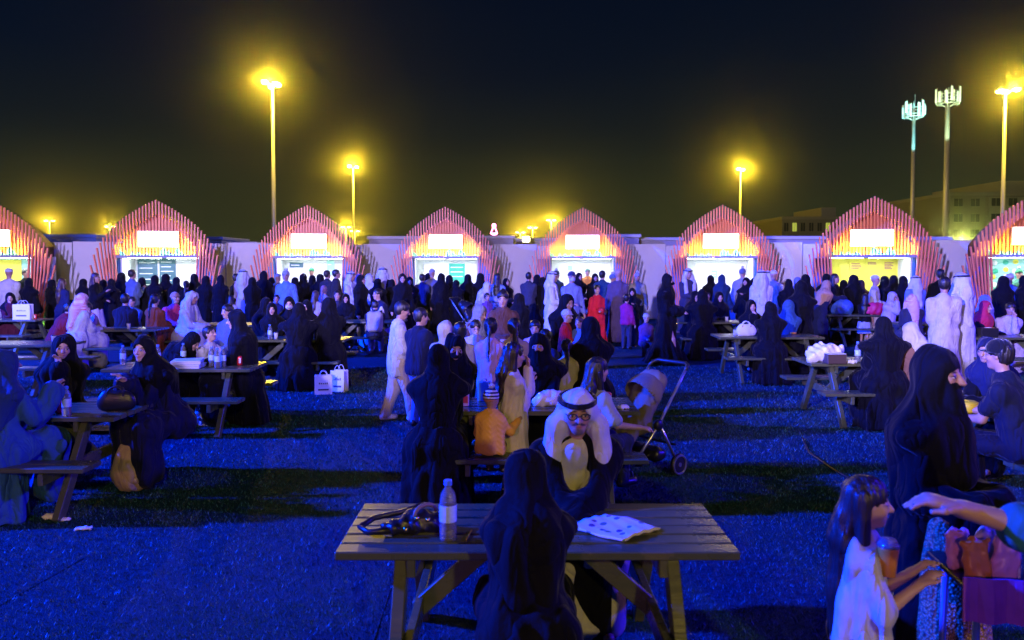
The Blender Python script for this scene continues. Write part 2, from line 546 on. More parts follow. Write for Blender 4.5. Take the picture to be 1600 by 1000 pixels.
def stall(i):
    px, Y, rot = STALLS[i]
    where = {0: "cut by left edge", 7: "cut by right edge"}.get(i, "from the left")
    root = empty("food_stall", (PX(px, Y), Y, 0), R(rot))
    tag(root, f"{ORD[i]} coral batten food stall {where}, pointed arch with white lit sign", "food stall", "row of arched food stalls")
    STALL_ROOT.append(root)
    for me in SM["ring"]: link("batten", me, None, root)
    for me in SM["gable"]: link("gable_batten", me, None, root)
    for me in SM["flank"]: link("flank_batten", me, None, root)
    # gable wall behind the battens
    half = [(p[0], p[1] - 0.03) for p in INNER] + [(1.10, 2.20)]
    pts = [(x, z) for x, z in half] + [(-x, z) for x, z in half[:0:-1]]
    mb = MB(); mb.add(*poly_prism(pts, -0.315, -0.25)); mb.build("gable_wall", MAT["two_tone_paint"], root)
    # roof shell
    rp = [(x, z) for x, z in half]
    for s in (-1, 1):
        mb = MB()
        for a, b_ in zip(half[:-1], half[1:]):
            pp = [(s*a[0], a[1]), (s*b_[0], b_[1]), (s*b_[0], b_[1]-0.05), (s*a[0], a[1]-0.05)]
            if s < 0: pp = pp[::-1]
            mb.add(*poly_prism(pp, -0.248, 1.45))
        mb.build("roof_panel", MAT["stall_body"], root)
    # side and back walls
    for s in (-1, 1):
        mb = MB(); mb.box((min(s*1.06, s*1.50), -0.335, 0), (max(s*1.06, s*1.50), -0.27, 2.14)); mb.build("front_wall", MAT["stall_blue"], root)
        mb = MB(); mb.box((s*1.12-0.03, -0.268, 0), (s*1.12+0.03, 1.45, 2.19)); mb.build("side_wall", MAT["stall_white"], root)
        # bracket post beside the counter
        mb = MB(); mb.beam((s*1.045, -0.40, 1.0), (s*1.045, -0.40, 2.14), 0.045, 0.045); mb.build("post", MAT["stall_white"], root)
    back = {0: "mint_card", 6: "yellow_card", 7: "mint_card"}.get(i, "stall_white")
    mb = MB(); mb.box((-1.09, 1.32, 0), (1.09, 1.38, 2.19)); bw = mb.build("back_wall", MAT[back], root)
    mb = MB(); mb.box((-1.09, -0.24, 2.185), (1.09, 1.31, 2.215)); mb.build("ceiling_panel", MAT["stall_white"], root)
    for x in (-0.55, 0.55):
        mb = MB(); mb.box((x-0.45, 0.1, 2.14), (x+0.45, 0.34, 2.18)); mb.build("ceiling_light", MAT["tube_white"], root)
    mb = MB(); mb.box((-1.03, -0.40, 0), (1.03, -0.28, 0.98)); mb.build("counter_front", MAT["stall_blue"], root)
    mb = MB(); mb.box((-1.06, -0.58, 0.985), (1.06, 0.18, 1.03), bev=0.006); mb.build("counter_top", MAT["counter_top"], root)
    # canopy shelf, led strip, sign
    mb = MB(); mb.box((-1.16, -0.80, 2.145), (1.16, -0.345, 2.185), bev=0.006); cn = mb.build("canopy", MAT["canopy_grey"], root)
    mb = MB(); mb.box((-1.16, -0.815, 2.15), (1.16, -0.802, 2.225)); mb.build("canopy_lip", MAT["canopy_grey"], cn)
    mb = MB(); mb.box((-1.02, -0.77, 2.188), (1.02, -0.73, 2.21)); mb.build("led_strip", MAT["led_yellow"], root)
    mb = MB(); mb.box((-0.56, -0.585, 2.47), (0.56, -0.50, 2.94), bev=0.01); sb = mb.build("sign_box", MAT["stall_white"], root)
    mb = MB(); mb.box((-0.545, -0.592, 2.482), (0.545, -0.587, 2.928)); mb.build("sign_face", MAT["sign_light"], sb)
    for s in (-1, 1):
        mb = MB(); mb.box((s*1.28-0.12, -0.68, 0.0), (s*1.28+0.12, -0.60, 0.06), bev=0.008); fx = mb.build("uplight", MAT["black_plastic"], root)
        mb = MB(); mb.box((s*1.28-0.11, -0.675, 0.062), (s*1.28+0.11, -0.605, 0.068)); mb.build("uplight_lens", MAT["led_up"], fx)
    # what hangs inside
    def board(x0, x1, z0, z1, mat, lines=0, lmat="print_white", yb=1.30):
        mb = MB(); mb.box((x0, yb-0.02, z0), (x1, yb, z1)); bo = mb.build("menu_board", MAT[mat], root)
        rr = random.Random(i*7+int(x0*100))
        for k in range(lines):
            z = z1 - 0.05 - (z1-z0-0.08)*(k+0.5)/lines
            mb = MB(); xa = x0 + (x1-x0)*0.1; xb = x0 + (x1-x0)*rr.uniform(0.6, 0.9)
            mb.box((xa, yb-0.025, z-0.014), (xb, yb-0.0205, z+0.014)); mb.build("menu_line", MAT[lmat], bo)
    if i == 0: board(-1.0, 0.25, 1.0, 2.1, "yellow_card", 0)
    if i == 1:
        board(-1.0, -0.42, 1.2, 2.15, "teal_board", 5); board(-0.36, 0.12, 1.2, 2.15, "teal_board", 6)
    if i == 2: board(-0.9, -0.45, 1.85, 2.02, "teal_board", 1); board(0.35, 0.6, 1.6, 2.1, "mint_card", 2)
    if i == 3: board(0.02, 0.58, 1.25, 1.98, "green_card", 4)
    if i == 4: board(-0.45, -0.3, 1.75, 1.9, "mint_card", 0); board(-0.9, -0.82, 1.7, 1.78, "mint_card", 0)
    if i == 5: board(-0.05, 0.15, 1.5, 1.75, "mint_card", 2)
    if i == 6:
        board(-0.25, 0.12, 1.78, 2.06, "yellow_card", 4, "print_brown"); board(0.22, 0.56, 1.92, 2.08, "yellow_card", 2, "print_brown")
        board(0.68, 1.0, 1.78, 2.08, "yellow_card", 5, "print_brown")
    if i == 7:
        for k in range(40):
            rr = random.Random(k); x = -1.0 + (k % 8) * 0.27 + rr.uniform(-.05, .05); z = 1.2 + (k // 8) * 0.2 + rr.uniform(-.04, .04)
            mb = MB(); mb.lathe([(0.07, 0), (0.075, 0.01), (0.02, 0.02)], 8, (x, 1.31, z), 'y')
            q = mb.build("wall_flower", MAT[("yellow_card", "print_white", "green_card")[k % 3]], bw)
            q.scale = (1, -1, 1); q.location.y = 2.6
    # things on the counter
    for k, (x, hh, mt) in enumerate(((-0.8, 0.22, "steel"), (-0.25, 0.16, "print_white"), (0.75, 0.28, "black_plastic"))):
        mb = MB(); mb.lathe([(0.05, 0), (0.06, 0.01), (0.055, hh*0.7), (0.03, hh*0.85), (0.032, hh)], 10, (x, -0.1, 1.031))
        c = mb.build("counter_jar", MAT[mt], root, smooth=True)
for i in range(8): stall(i)

# ================================================================== white hoarding behind the stalls
def hoarding():
    pts = []
    for (px, Y, rot) in STALLS:
        a = R(rot); c = Vector((PX(px, Y), Y)); n = Vector((-math.sin(a), math.cos(a)))
        pts.append(c + n * 1.9)
    pts = [pts[0] + (pts[0]-pts[1]) * 1.6] + pts + [pts[-1] + (pts[-1]-pts[-2]) * 1.6]
    root = empty("hoarding_wall", (0, 27, 0))
    tag(root, "long white panel hoarding standing behind the row of stalls", "hoarding")
    k = 0
    for a, b_ in zip(pts[:-1], pts[1:]):
        ln = (b_-a).length; n = max(1, round(ln / 1.7)); t = (b_-a).normalized(); nn = Vector((-t.y, t.x))
        for j in range(n):
            p = a + (b_-a) * (j / n); q = a + (b_-a) * ((j+1) / n)
            hgt = 2.62 + 0.03 * ((k * 7) % 3); off = nn * (0.012 * (k % 2))
            M = Matrix.Identity(4)
            ang = math.atan2(t.y, t.x)
            M = Matrix.Translation((p.x+off.x, p.y-27+off.y, 0)) @ Matrix.Rotation(ang, 4, 'Z')
            mb = MB(); mb.box((0.01, -0.03, 0), (ln/n-0.01, 0.03, hgt), M, 0.006)
            mb.build("wall_panel", MAT["hoarding"], root); k += 1
hoarding()

def cabin(px0, px1, py, Y, dep, label, mat="cabin_grey", roof="cabin_roof", cat="cabin", tarp=False):
    x0, x1 = PX(px0, Y), PX(px1, Y); z = CAMZ + (411 - py) / FPX * Y
    root = empty("site_cabin" if not tarp else "covered_container", ((x0+x1)/2, Y, 0)); w = (x1-x0)/2
    tag(root, label, cat)
    mb = MB(); mb.box((-w, 0, 0), (w, dep, z-0.14)); b_ = mb.build("body", MAT[mat], root)
    mb = MB(); mb.box((-w-0.08, -0.12, z-0.138), (w+0.08, dep+0.1, z), bev=0.02); mb.build("roof", MAT[roof], root)
    n = max(2, int((x1-x0)/1.2))
    for k in range(1, n):
        xx = -w + 2*w*k/n
        mb = MB(); mb.box((xx-0.03, -0.03, 0.1), (xx+0.03, -0.002, z-0.15)); mb.build("wall_rib", MAT[mat], b_)
cabin(74, 151, 366, 31, 3, "blue tarpaulin covered container behind hoarding beside the left-edge stall", "tarp_blue", "tarp_blue", "container", True)
cabin(152, 186, 369, 33, 3, "low grey cabin just right of the blue tarpaulin container")
cabin(328, 347, 370, 31, 3, "small blue tarpaulin covered container right of the second stall", "tarp_blue", "tarp_blue", "container", True)
cabin(349, 400, 378, 32, 3, "low grey cabin between the second and third stalls")
cabin(577, 690, 369, 33, 4, "wide violet-lit cabin between the third and fourth stalls")
cabin(742, 802, 368, 33, 4, "violet-lit cabin under the pink neon sign")
cabin(806, 880, 372, 40, 5, "pale cabin beside the bright floodlight left of the fifth stall")
cabin(930, 998, 366, 33, 4, "cabin with white roof edge right of the fifth stall")
cabin(999, 1065, 371, 34, 4, "violet-lit cabin left of the sixth stall")
cabin(1190, 1300, 369, 32, 4, "long violet-lit cabin between the sixth and seventh stalls")
cabin(1405, 1482, 370, 31, 4, "cabin with white roof between the seventh and eighth stalls")
cabin(1484, 1560, 376, 32, 4, "low violet cabin left of the right-edge stall")

# pink neon outline standing on the cabin roof
def neon():
    Y = 33.5; x = PX(772, Y); z0 = CAMZ + (411-368.2) / FPX * Y
    root = empty("neon_sign", (x, Y, z0)); tag(root, "small pink neon sign of ring and triangle on a cabin roof", "neon sign")
    k = Y / FPX
    def P(u, v): return (u*k, 0, v*k)
    mb = MB(); mb.tube([P(2.3*math.cos(a), 15.5+2.3*math.sin(a)) for a in [i*math.pi/6 for i in range(13)]], 0.035, 6); mb.build("neon_ring", MAT["neon_pink"], root)
    mb = MB(); mb.tube([P(-1, 13.2), P(-5, 4), P(5, 4), P(1, 13.2)], 0.035, 6); mb.build("neon_triangle", MAT["neon_pink"], root)
    mb = MB(); mb.tube([P(-5, 3.2), P(-2, 2.2), P(-1.2, 0.3), P(1.2, 0.3), P(2, 2.2), P(5, 3.2)], 0.035, 6); mb.build("neon_foot", MAT["neon_pink"], root)
    mb = MB(); mb.tube([(0, 0.08, 0), (0, 0.08, 0.5)], 0.03, 6); mb.build("mount", MAT["black_plastic"], root)
neon()

# ================================================================== sodium lamps
def street_lamp(px, py, Y, label, heads=2, power=2500, r=0.11):
    x = PX(px, Y); z = CAMZ + (411 - py) / FPX * Y
    root = empty("street_lamp", (x, Y, 0)); tag(root, label, "street lamp", "sodium street lamps")
    mb = MB(); mb.tube([(0, 0, 0), (0, 0, z*0.35), (0, 0, z-0.1)], [r*1.25, r*1.1, r*0.75], 10); mb.build("pole", MAT["galv"], root, smooth=True)
    mb = MB(); mb.lathe([(r*2.2, 0), (r*2.2, 0.05), (r*1.3, 0.25)], 10); mb.build("pole_base", MAT["galv"], root)
    k = Y / FPX
    spots = {2: ((-5, 1), (5, 1)), 4: ((-10, 2.5), (3, 3), (11, -1.5), (-4, -1.5)), 3: ((-14, 0), (2, 2), (14, 2.5))}[heads]
    for j, (u, v) in enumerate(spots):
        ux, vz = u*k, v*k; dy = (-0.3, 0.3)[j % 2]
        mb = MB(); mb.tube([(0, 0, z-0.25), (ux*0.5, dy*0.5, z+vz*0.5-0.02), (ux, dy, z+vz)], 0.045, 6); mb.build("arm", MAT["galv"], root)
        w = max(0.24, 3.2*k)
        mb = MB(); mb.box((ux-w, dy-0.22, z+vz-0.02), (ux+w, dy+0.22, z+vz+0.13), bev=0.05); hd = mb.build("lamp_head", MAT["galv"], root)
        mb = MB(); mb.sphere((ux, dy, z+vz-0.03), (w*0.85, 0.24, 0.13), 10, 6); mb.build("lens", MAT["sodium_lens"], hd, smooth=True)
    ld = bpy.data.lights.new("lamp_light", 'POINT'); ld.energy = power; ld.color = (1.0, 0.67, 0.03); ld.shadow_soft_size = 0.3
    lo = bpy.data.objects.new("lamp_light", ld); COL.objects.link(lo); lo.parent = root; lo.location = (0, -0.85, z+0.05)
street_lamp(429, 135, 53, "tall four-headed sodium street lamp glowing above the third stall", 4, 10272, 0.13)
street_lamp(553, 262, 82, "two-headed sodium street lamp right of the tallest lamp", 2, 7703)
street_lamp(1155.5, 266, 83, "two-headed sodium street lamp rising behind the sixth stall", 2, 7062)
street_lamp(1564.5, 146, 55, "tall three-headed sodium street lamp near the right picture edge", 3, 9631, 0.13)
street_lamp(79, 346, 190, "tiny distant street lamp over the blue tarpaulin container", 2, 8986)
street_lamp(173, 355, 215, "tiny distant street lamp just left of the second stall", 2, 7703)
street_lamp(541, 356, 215, "tiny distant street lamp behind the third stall roof edge", 2, 10272)
street_lamp(555, 362, 250, "lowest tiny distant street lamp right of the third stall", 2, 8986)
street_lamp(861, 345, 180, "distant street lamp just left of the fifth stall", 2, 10272)
street_lamp(832, 356.5, 215, "middle one of three distant street lamps left of the fifth stall", 2, 8986)
street_lamp(813, 364, 245, "leftmost one of three distant street lamps left of the fifth stall", 2, 8986)

def floodlight(px, py, Y):
    x = PX(px, Y); z = CAMZ + (411-py)/FPX*Y
    root = empty("floodlight", (x, Y, 0)); tag(root, "bright white floodlight above the pale cabin left of the fifth stall", "floodlight")
    mb = MB(); mb.tube([(0, 0.15, 0), (0, 0.15, z)], 0.05, 8); mb.build("post", MAT["galv"], root)
    mb = MB(); mb.box((-0.2, -0.05, z-0.15), (0.2, 0.12, z+0.15), bev=0.02); mb.build("housing", MAT["black_plastic"], root)
    mb = MB(); mb.box((-0.17, -0.062, z-0.12), (0.17, -0.052, z+0.12)); mb.build("lens", emis("flood_lens", (1, 0.95, 0.6), 30.0), root)
floodlight(822, 374, 38)

# ================================================================== antenna masts
def antenna(px, ytop, yb0, yb1, Y, r, label, lit):
    x = PX(px, Y); k = Y / FPX
    z = lambda py: CAMZ + (411-py)*k
    root = empty("antenna_mast", (x, Y, 0)); tag(root, label, "antenna mast", "cellular antenna masts")
    zb, zt = z(yb1), z(yb0)
    mb = MB(); mb.tube([(0, 0, 0), (0, 0, zb*0.5), (0, 0, zb+0.3)], [r*1.25, r, r*0.85], 12); mb.build("pole", MAT["galv"], root, smooth=True)
    mb = MB()
    ring = 1.05
    for zz in (zb+0.25, zb+0.55, (zb+zt)/2+0.2):
        mb.tube([(ring*math.cos(a), ring*math.sin(a), zz) for a in [i*math.pi/8 for i in range(17)]], 0.05, 6)
    for i in range(6):
        a = i*math.pi/3
        mb.tube([(0, 0, zb-0.2), (ring*math.cos(a), ring*math.sin(a), zb+0.4)], 0.045, 6)
    mb.build("platform", MAT["galv"], root)
    rr = random.Random(px)
    for i in range(11):
        a = i*2*math.pi/11 + rr.uniform(-.12, .12); h0 = zb + rr.uniform(0.2, 0.7); h1 = zt - rr.uniform(0, 0.7)
        w = rr.choice((0.10, 0.14, 0.2))
        M = Matrix.Rotation(a, 4, 'Z')
        mb = MB(); mb.box((ring+0.06, -w, h0), (ring+0.22, w, h1), M, 0.03); mb.build("antenna_panel", MAT["antenna_white"], root)
        mb = MB(); mb.tube([M @ Vector((ring, 0, h0-0.2)), M @ Vector((ring, 0, h1+0.15))], 0.035, 6); mb.build("bracket", MAT["galv"], root)
    mb = MB(); mb.tube([(0.1, 0, zt-0.8), (0.1, 0, z(ytop))], 0.03, 6); mb.build("whip", MAT["galv"], root)
    ld = bpy.data.lights.new("mast_light", 'SPOT'); ld.energy = lit[1]; ld.color = lit[0]; ld.spot_size = R(50); ld.shadow_soft_size = 0.2
    lo = bpy.data.objects.new("mast_light", ld); COL.objects.link(lo); lo.parent = root
    lo.location = (-3.0, -7.0, zb-6.5); lo.rotation_euler = (Vector((0, 0, zb+1.2)) - Vector(lo.location)).to_track_quat('-Z', 'Y').to_euler()
antenna(1423.5, 150, 160, 188, 92, 0.24, "shorter antenna mast with cyan-lit panels, left of the pair", ((0.25, 0.95, 1.0), 17000))
antenna(1475.5, 139, 138, 168, 86, 0.30, "taller antenna mast with white panels, right of the pair", ((0.65, 1.0, 0.55), 15000))

# ================================================================== far buildings
def building(px0, px1, py, Y, dep, label, cols, rows, mat="bldg_beige", lit=(), corner=None, ph=None):
    x0, x1 = PX(px0, Y), PX(px1, Y); z = CAMZ + (411-py)/FPX*Y
    root = empty("apartment_building", ((x0+x1)/2, Y, 0)); tag(root, label, "building", "far apartment buildings"); w = (x1-x0)/2
    mb = MB(); mb.box((-w, 0, 0), (w, dep, z)); mb.build("wall", MAT[mat], root)
    mb = MB(); mb.box((-w-0.25, -0.25, z+0.002), (w+0.25, dep, z+0.7)); mb.build("parapet", MAT["bldg_light"], root)
    if ph:
        mb = MB(); mb.box((w*ph[0], 2, z+0.702), (w*ph[1], dep-2, z+3.2)); mb.build("stair_house", MAT["bldg_light"], root)
    if corner is not None:
        mb = MB(); mb.box((w*corner, -1.2, 0), (w-0.02, -0.002, z-0.4)); mb.build("bay", MAT["bldg_light"], root)
    sh = z / rows
    for r_ in range(rows):
        for c in range(cols):
            cx = -w + 2*w*(c+0.5)/cols
            yy = -0.06 if (corner is None or cx < w*corner - 1) else -1.26
            ww = min(0.95, w/cols*0.5); z0 = sh*r_ + sh*0.30
            mt = "lit_window" if (r_, c) in lit else "window_dark"
            mb = MB(); mb.box((cx-ww, yy, z0), (cx+ww, yy+0.05, z0+sh*0.5)); wo = mb.build("window", MAT[mt], root)
            mb = MB(); mb.box((cx-ww-0.12, yy-0.1, z0-0.15), (cx+ww+0.12, yy+0.05, z0-0.004)); mb.build("sill", MAT["bldg_light"], wo)
            mb = MB(); mb.box((cx-0.04, yy-0.03, z0), (cx+0.04, yy-0.004, z0+sh*0.5)); mb.build("mullion", MAT["bldg_light"], wo)
building(1482, 1640, 306, 160, 30, "largest beige apartment block behind the right-edge street lamp", 6, 5, corner=-0.3, ph=(0.1, 0.8))
building(1446, 1481, 330, 175, 20, "narrow apartment block between the two antenna masts and the large block", 3, 4, "bldg_light")
building(1404, 1444, 341, 190, 20, "low apartment block partly hidden by the seventh stall's right slope", 3, 3, lit=((2, 0),))
building(1221, 1312, 343, 200, 24, "long low apartment block left of the seventh stall with one lit window", 7, 3, lit=((2, 5), (2, 1)), ph=(0.45, 0.95))
def yard_light():
    Y = 120; x = PX(1497, Y); z = 4.5
    root = empty("yard_light", (x, Y, 0)); tag(root, "small green-yellow yard light in front of the large apartment block", "yard light")
    mb = MB(); mb.tube([(0, 0, 0), (0, 0, z)], 0.06, 8); mb.build("post", MAT["galv"], root)
    mb = MB(); mb.sphere((0, 0, z+0.2), 0.25, 10, 8); mb.build("globe", emis("yard_globe", (0.75, 1.0, 0.1), 12.0), root, smooth=True)
    ld = bpy.data.lights.new("yard_lamp", 'POINT'); ld.energy = 6000; ld.color = (0.85, 0.95, 0.2); ld.shadow_soft_size = 0.25
    lo = bpy.data.objects.new("yard_lamp", ld); COL.objects.link(lo); lo.parent = root; lo.location = (0, -0.6, z+1.2)
yard_light()
# ================================================================== people: smooth signed-distance figures
def make_cloth_materials():
    objcol("cloth", 0.8, 0.05, 0.60, 60.0, 0.3, spec=0.10); objcol("satin", 0.5, 0.1, 0.6, 60.0, 0.2, spec=0.4); objcol("knit", 0.95, 0.3, 0.6, 90.0, 0.3)
    objcol("leather", 0.35, 0.0, 0.08, 60.0, 0.15, spec=0.5)
    # skin with painted features: brows, eyes and lips sit at fixed places on the head
    m, t, b = new_mat("skin")
    oi = t.nodes.new("ShaderNodeObjectInfo")
    at = t.nodes.new("ShaderNodeAttribute"); at.attribute_name = "hp"
    sp = t.nodes.new("ShaderNodeSeparateXYZ"); t.links.new(at.outputs["Vector"], sp.inputs[0])
    ax = math_node(t, 'ABSOLUTE', sp.outputs["X"]); fy = sp.outputs["Y"]; z = sp.outputs["Z"]
    front = math_node(t, 'GREATER_THAN', fy, 0.42)
    def ell(cx, cz, rx, rz, soft=0.35, x=None, slope=0.0):
        x = ax if x is None else x
        u = math_node(t, 'DIVIDE', math_node(t, 'SUBTRACT', x, cx), rx)
        zz = math_node(t, 'SUBTRACT', z, cz)
        if slope: zz = math_node(t, 'SUBTRACT', zz, math_node(t, 'MULTIPLY', math_node(t, 'SUBTRACT', x, cx), slope))
        v = math_node(t, 'DIVIDE', zz, rz)
        d = math_node(t, 'SQRT', math_node(t, 'ADD', math_node(t, 'MULTIPLY', u, u), math_node(t, 'MULTIPLY', v, v)))
        e = math_node(t, 'DIVIDE', math_node(t, 'SUBTRACT', 1.0 + soft/2, d), soft, clamp=True)
        return math_node(t, 'MULTIPLY', e, front)
    n = noise_node(t, 18.0, 4.0, 0.6)
    sc = t.nodes.new("ShaderNodeVectorMath"); sc.operation = 'SCALE'
    t.links.new(oi.outputs["Color"], sc.inputs[0]); t.links.new(math_node(t, 'MULTIPLY_ADD', n.outputs["Fac"], 0.3, 0.85), sc.inputs["Scale"])
    c = sc.outputs[0]
    c = mix_col(t, math_node(t, 'MULTIPLY', ell(0.42, -0.25, 0.26, 0.22, 1.2), 0.14), c, (0.55, 0.16, 0.12))
    c = mix_col(t, math_node(t, 'MULTIPLY', ell(0.0, -0.50, 0.25, 0.085, 0.4), 0.6), c, (0.30, 0.07, 0.06))
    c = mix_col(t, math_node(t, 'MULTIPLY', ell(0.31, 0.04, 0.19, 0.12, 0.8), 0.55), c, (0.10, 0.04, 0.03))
    c = mix_col(t, ell(0.31, 0.02, 0.120, 0.045, 0.35), c, (0.50, 0.46, 0.44))
    c = mix_col(t, ell(0.31, 0.022, 0.062, 0.055, 0.25), c, (0.010, 0.006, 0.005))
    c = mix_col(t, ell(0.31, 0.068, 0.15, 0.022, 0.5, slope=-0.1), c, (0.008, 0.006, 0.006))
    c = mix_col(t, math_node(t, 'MULTIPLY', ell(0.33, 0.22, 0.22, 0.05, 0.6, slope=0.05), 0.9), c, (0.010, 0.007, 0.006))
    t.links.new(c, b.inputs["Base Color"])
    b.inputs["Roughness"].default_value = 0.5
    b.inputs["Subsurface Weight"].default_value = 0.0
    # bearded skin
    m2 = m.copy(); m2.name = "skin_moustache"; MAT["skin_moustache"] = m2
    t2 = m2.node_tree; b2 = [q for q in t2.nodes if q.type == 'BSDF_PRINCIPLED'][0]
    last = b2.inputs["Base Color"].links[0].from_socket
    t = t2
    at = [q for q in t.nodes if q.type == 'ATTRIBUTE'][0]
    sp = t.nodes.new("ShaderNodeSeparateXYZ"); t.links.new(at.outputs["Vector"], sp.inputs[0])
    ax = math_node(t, 'ABSOLUTE', sp.outputs["X"]); z = sp.outputs["Z"]; front = math_node(t, 'GREATER_THAN', sp.outputs["Y"], 0.3)
    c = mix_col(t, math_node(t, 'MULTIPLY', ell(0.13, -0.39, 0.20, 0.06, 0.5, slope=-0.35), 0.92), last, (0.015, 0.012, 0.012))
    c = mix_col(t, math_node(t, 'MULTIPLY', ell(0.0, -0.82, 0.26, 0.20, 0.6), 0.75), c, (0.06, 0.06, 0.065))
    t.links.new(c, b2.inputs["Base Color"])
    # hair
    m, t, b = new_mat("hair")
    oi = t.nodes.new("ShaderNodeObjectInfo")
    n = noise_node(t, 60.0, 3.0, 0.6, mscale=(1.0, 1.0, 0.06))
    sc = t.nodes.new("ShaderNodeVectorMath"); sc.operation = 'SCALE'
    t.links.new(oi.outputs["Color"], sc.inputs[0]); t.links.new(math_node(t, 'MULTIPLY_ADD', n.outputs["Fac"], 1.0, 0.5), sc.inputs["Scale"])
    t.links.new(sc.outputs[0], b.inputs["Base Color"]); b.inputs["Roughness"].default_value = 0.42
    bump(t, b, n.outputs["Fac"], 0.8, 0.01)
    # chevron quilting
    m, t, b = objcol("quilt", 0.6, 0.2, 0.0, 20, 0.1)
    tc = t.nodes.new("ShaderNodeTexCoord"); sp = t.nodes.new("ShaderNodeSeparateXYZ"); t.links.new(tc.outputs["Object"], sp.inputs[0])
    zig = math_node(t, 'PINGPONG', math_node(t, 'ADD', sp.outputs["X"], 1.0), 0.042)
    w = math_node(t, 'SINE', math_node(t, 'MULTIPLY', math_node(t, 'MULTIPLY_ADD', zig, 0.9, sp.outputs["Z"]), 150.0))
    bump(t, b, w, 0.22, 0.005)
    # striped knit
    m, t, b = new_mat("stripe_knit")
    at = t.nodes.new("ShaderNodeAttribute"); at.attribute_name = "hp"
    sp = t.nodes.new("ShaderNodeSeparateXYZ"); t.links.new(at.outputs["Vector"], sp.inputs[0])
    st = math_node(t, 'GREATER_THAN', math_node(t, 'SINE', math_node(t, 'MULTIPLY', sp.outputs["Z"], 19.0)), 0.0)
    c = mix_col(t, st, (0.62, 0.62, 0.66), (0.02, 0.02, 0.05))
    c = mix_col(t, math_node(t, 'LESS_THAN', sp.outputs["Z"], 0.08), c, (0.60, 0.22, 0.10))
    t.links.new(c, b.inputs["Base Color"]); b.inputs["Roughness"].default_value = 0.95
    n = noise_node(t, 130.0, 2.0); bump(t, b, n.outputs["Fac"], 0.8, 0.01)
    # printed cloths: dots and red check
    for nm, sc_, a_, b__ in (("dot_cloth", 42.0, (0.012, 0.012, 0.016), (0.75, 0.75, 0.75)), ("floral_cloth", 26.0, (0.05, 0.05, 0.08), (0.70, 0.70, 0.74))):
        m, t, b = new_mat(nm)
        tc = t.nodes.new("ShaderNodeTexCoord"); vo = t.nodes.new("ShaderNodeTexVoronoi"); vo.inputs["Scale"].default_value = sc_
        t.links.new(tc.outputs["Object"], vo.inputs["Vector"])
        c = mix_col(t, math_node(t, 'LESS_THAN', vo.outputs["Distance"], 0.30 if nm == "dot_cloth" else 0.45), a_, b__)
        t.links.new(c, b.inputs["Base Color"]); b.inputs["Roughness"].default_value = 0.85
    m, t, b = new_mat("red_check")
    tc = t.nodes.new("ShaderNodeTexCoord"); ck = t.nodes.new("ShaderNodeTexChecker"); ck.inputs["Scale"].default_value = 38.0
    ck.inputs["Color1"].default_value = (0.72, 0.70, 0.70, 1); ck.inputs["Color2"].default_value = (0.45, 0.02, 0.05, 1)
    t.links.new(tc.outputs["Object"], ck.inputs["Vector"]); t.links.new(ck.outputs["Color"], b.inputs["Base Color"]); b.inputs["Roughness"].default_value = 0.85
    # sequins
    m, t, b = new_mat("sequin")
    tc = t.nodes.new("ShaderNodeTexCoord"); vo = t.nodes.new("ShaderNodeTexVoronoi"); vo.inputs["Scale"].default_value = 85.0
    t.links.new(tc.outputs["Object"], vo.inputs["Vector"])
    c = mix_col(t, math_node(t, 'MULTIPLY', vo.outputs["Distance"], 1.2), (0.60, 0.38, 0.16), (0.10, 0.05, 0.03))
    t.links.new(c, b.inputs["Base Color"]); b.inputs["Metallic"].default_value = 0.0; b.inputs["Roughness"].default_value = 0.4
    bump(t, b, vo.outputs["Distance"], 1.0, 0.01)
make_cloth_materials()

# ---------------------------------------------------------------- signed-distance engine
def A3(p): return np.asarray(p, dtype=np.float32)

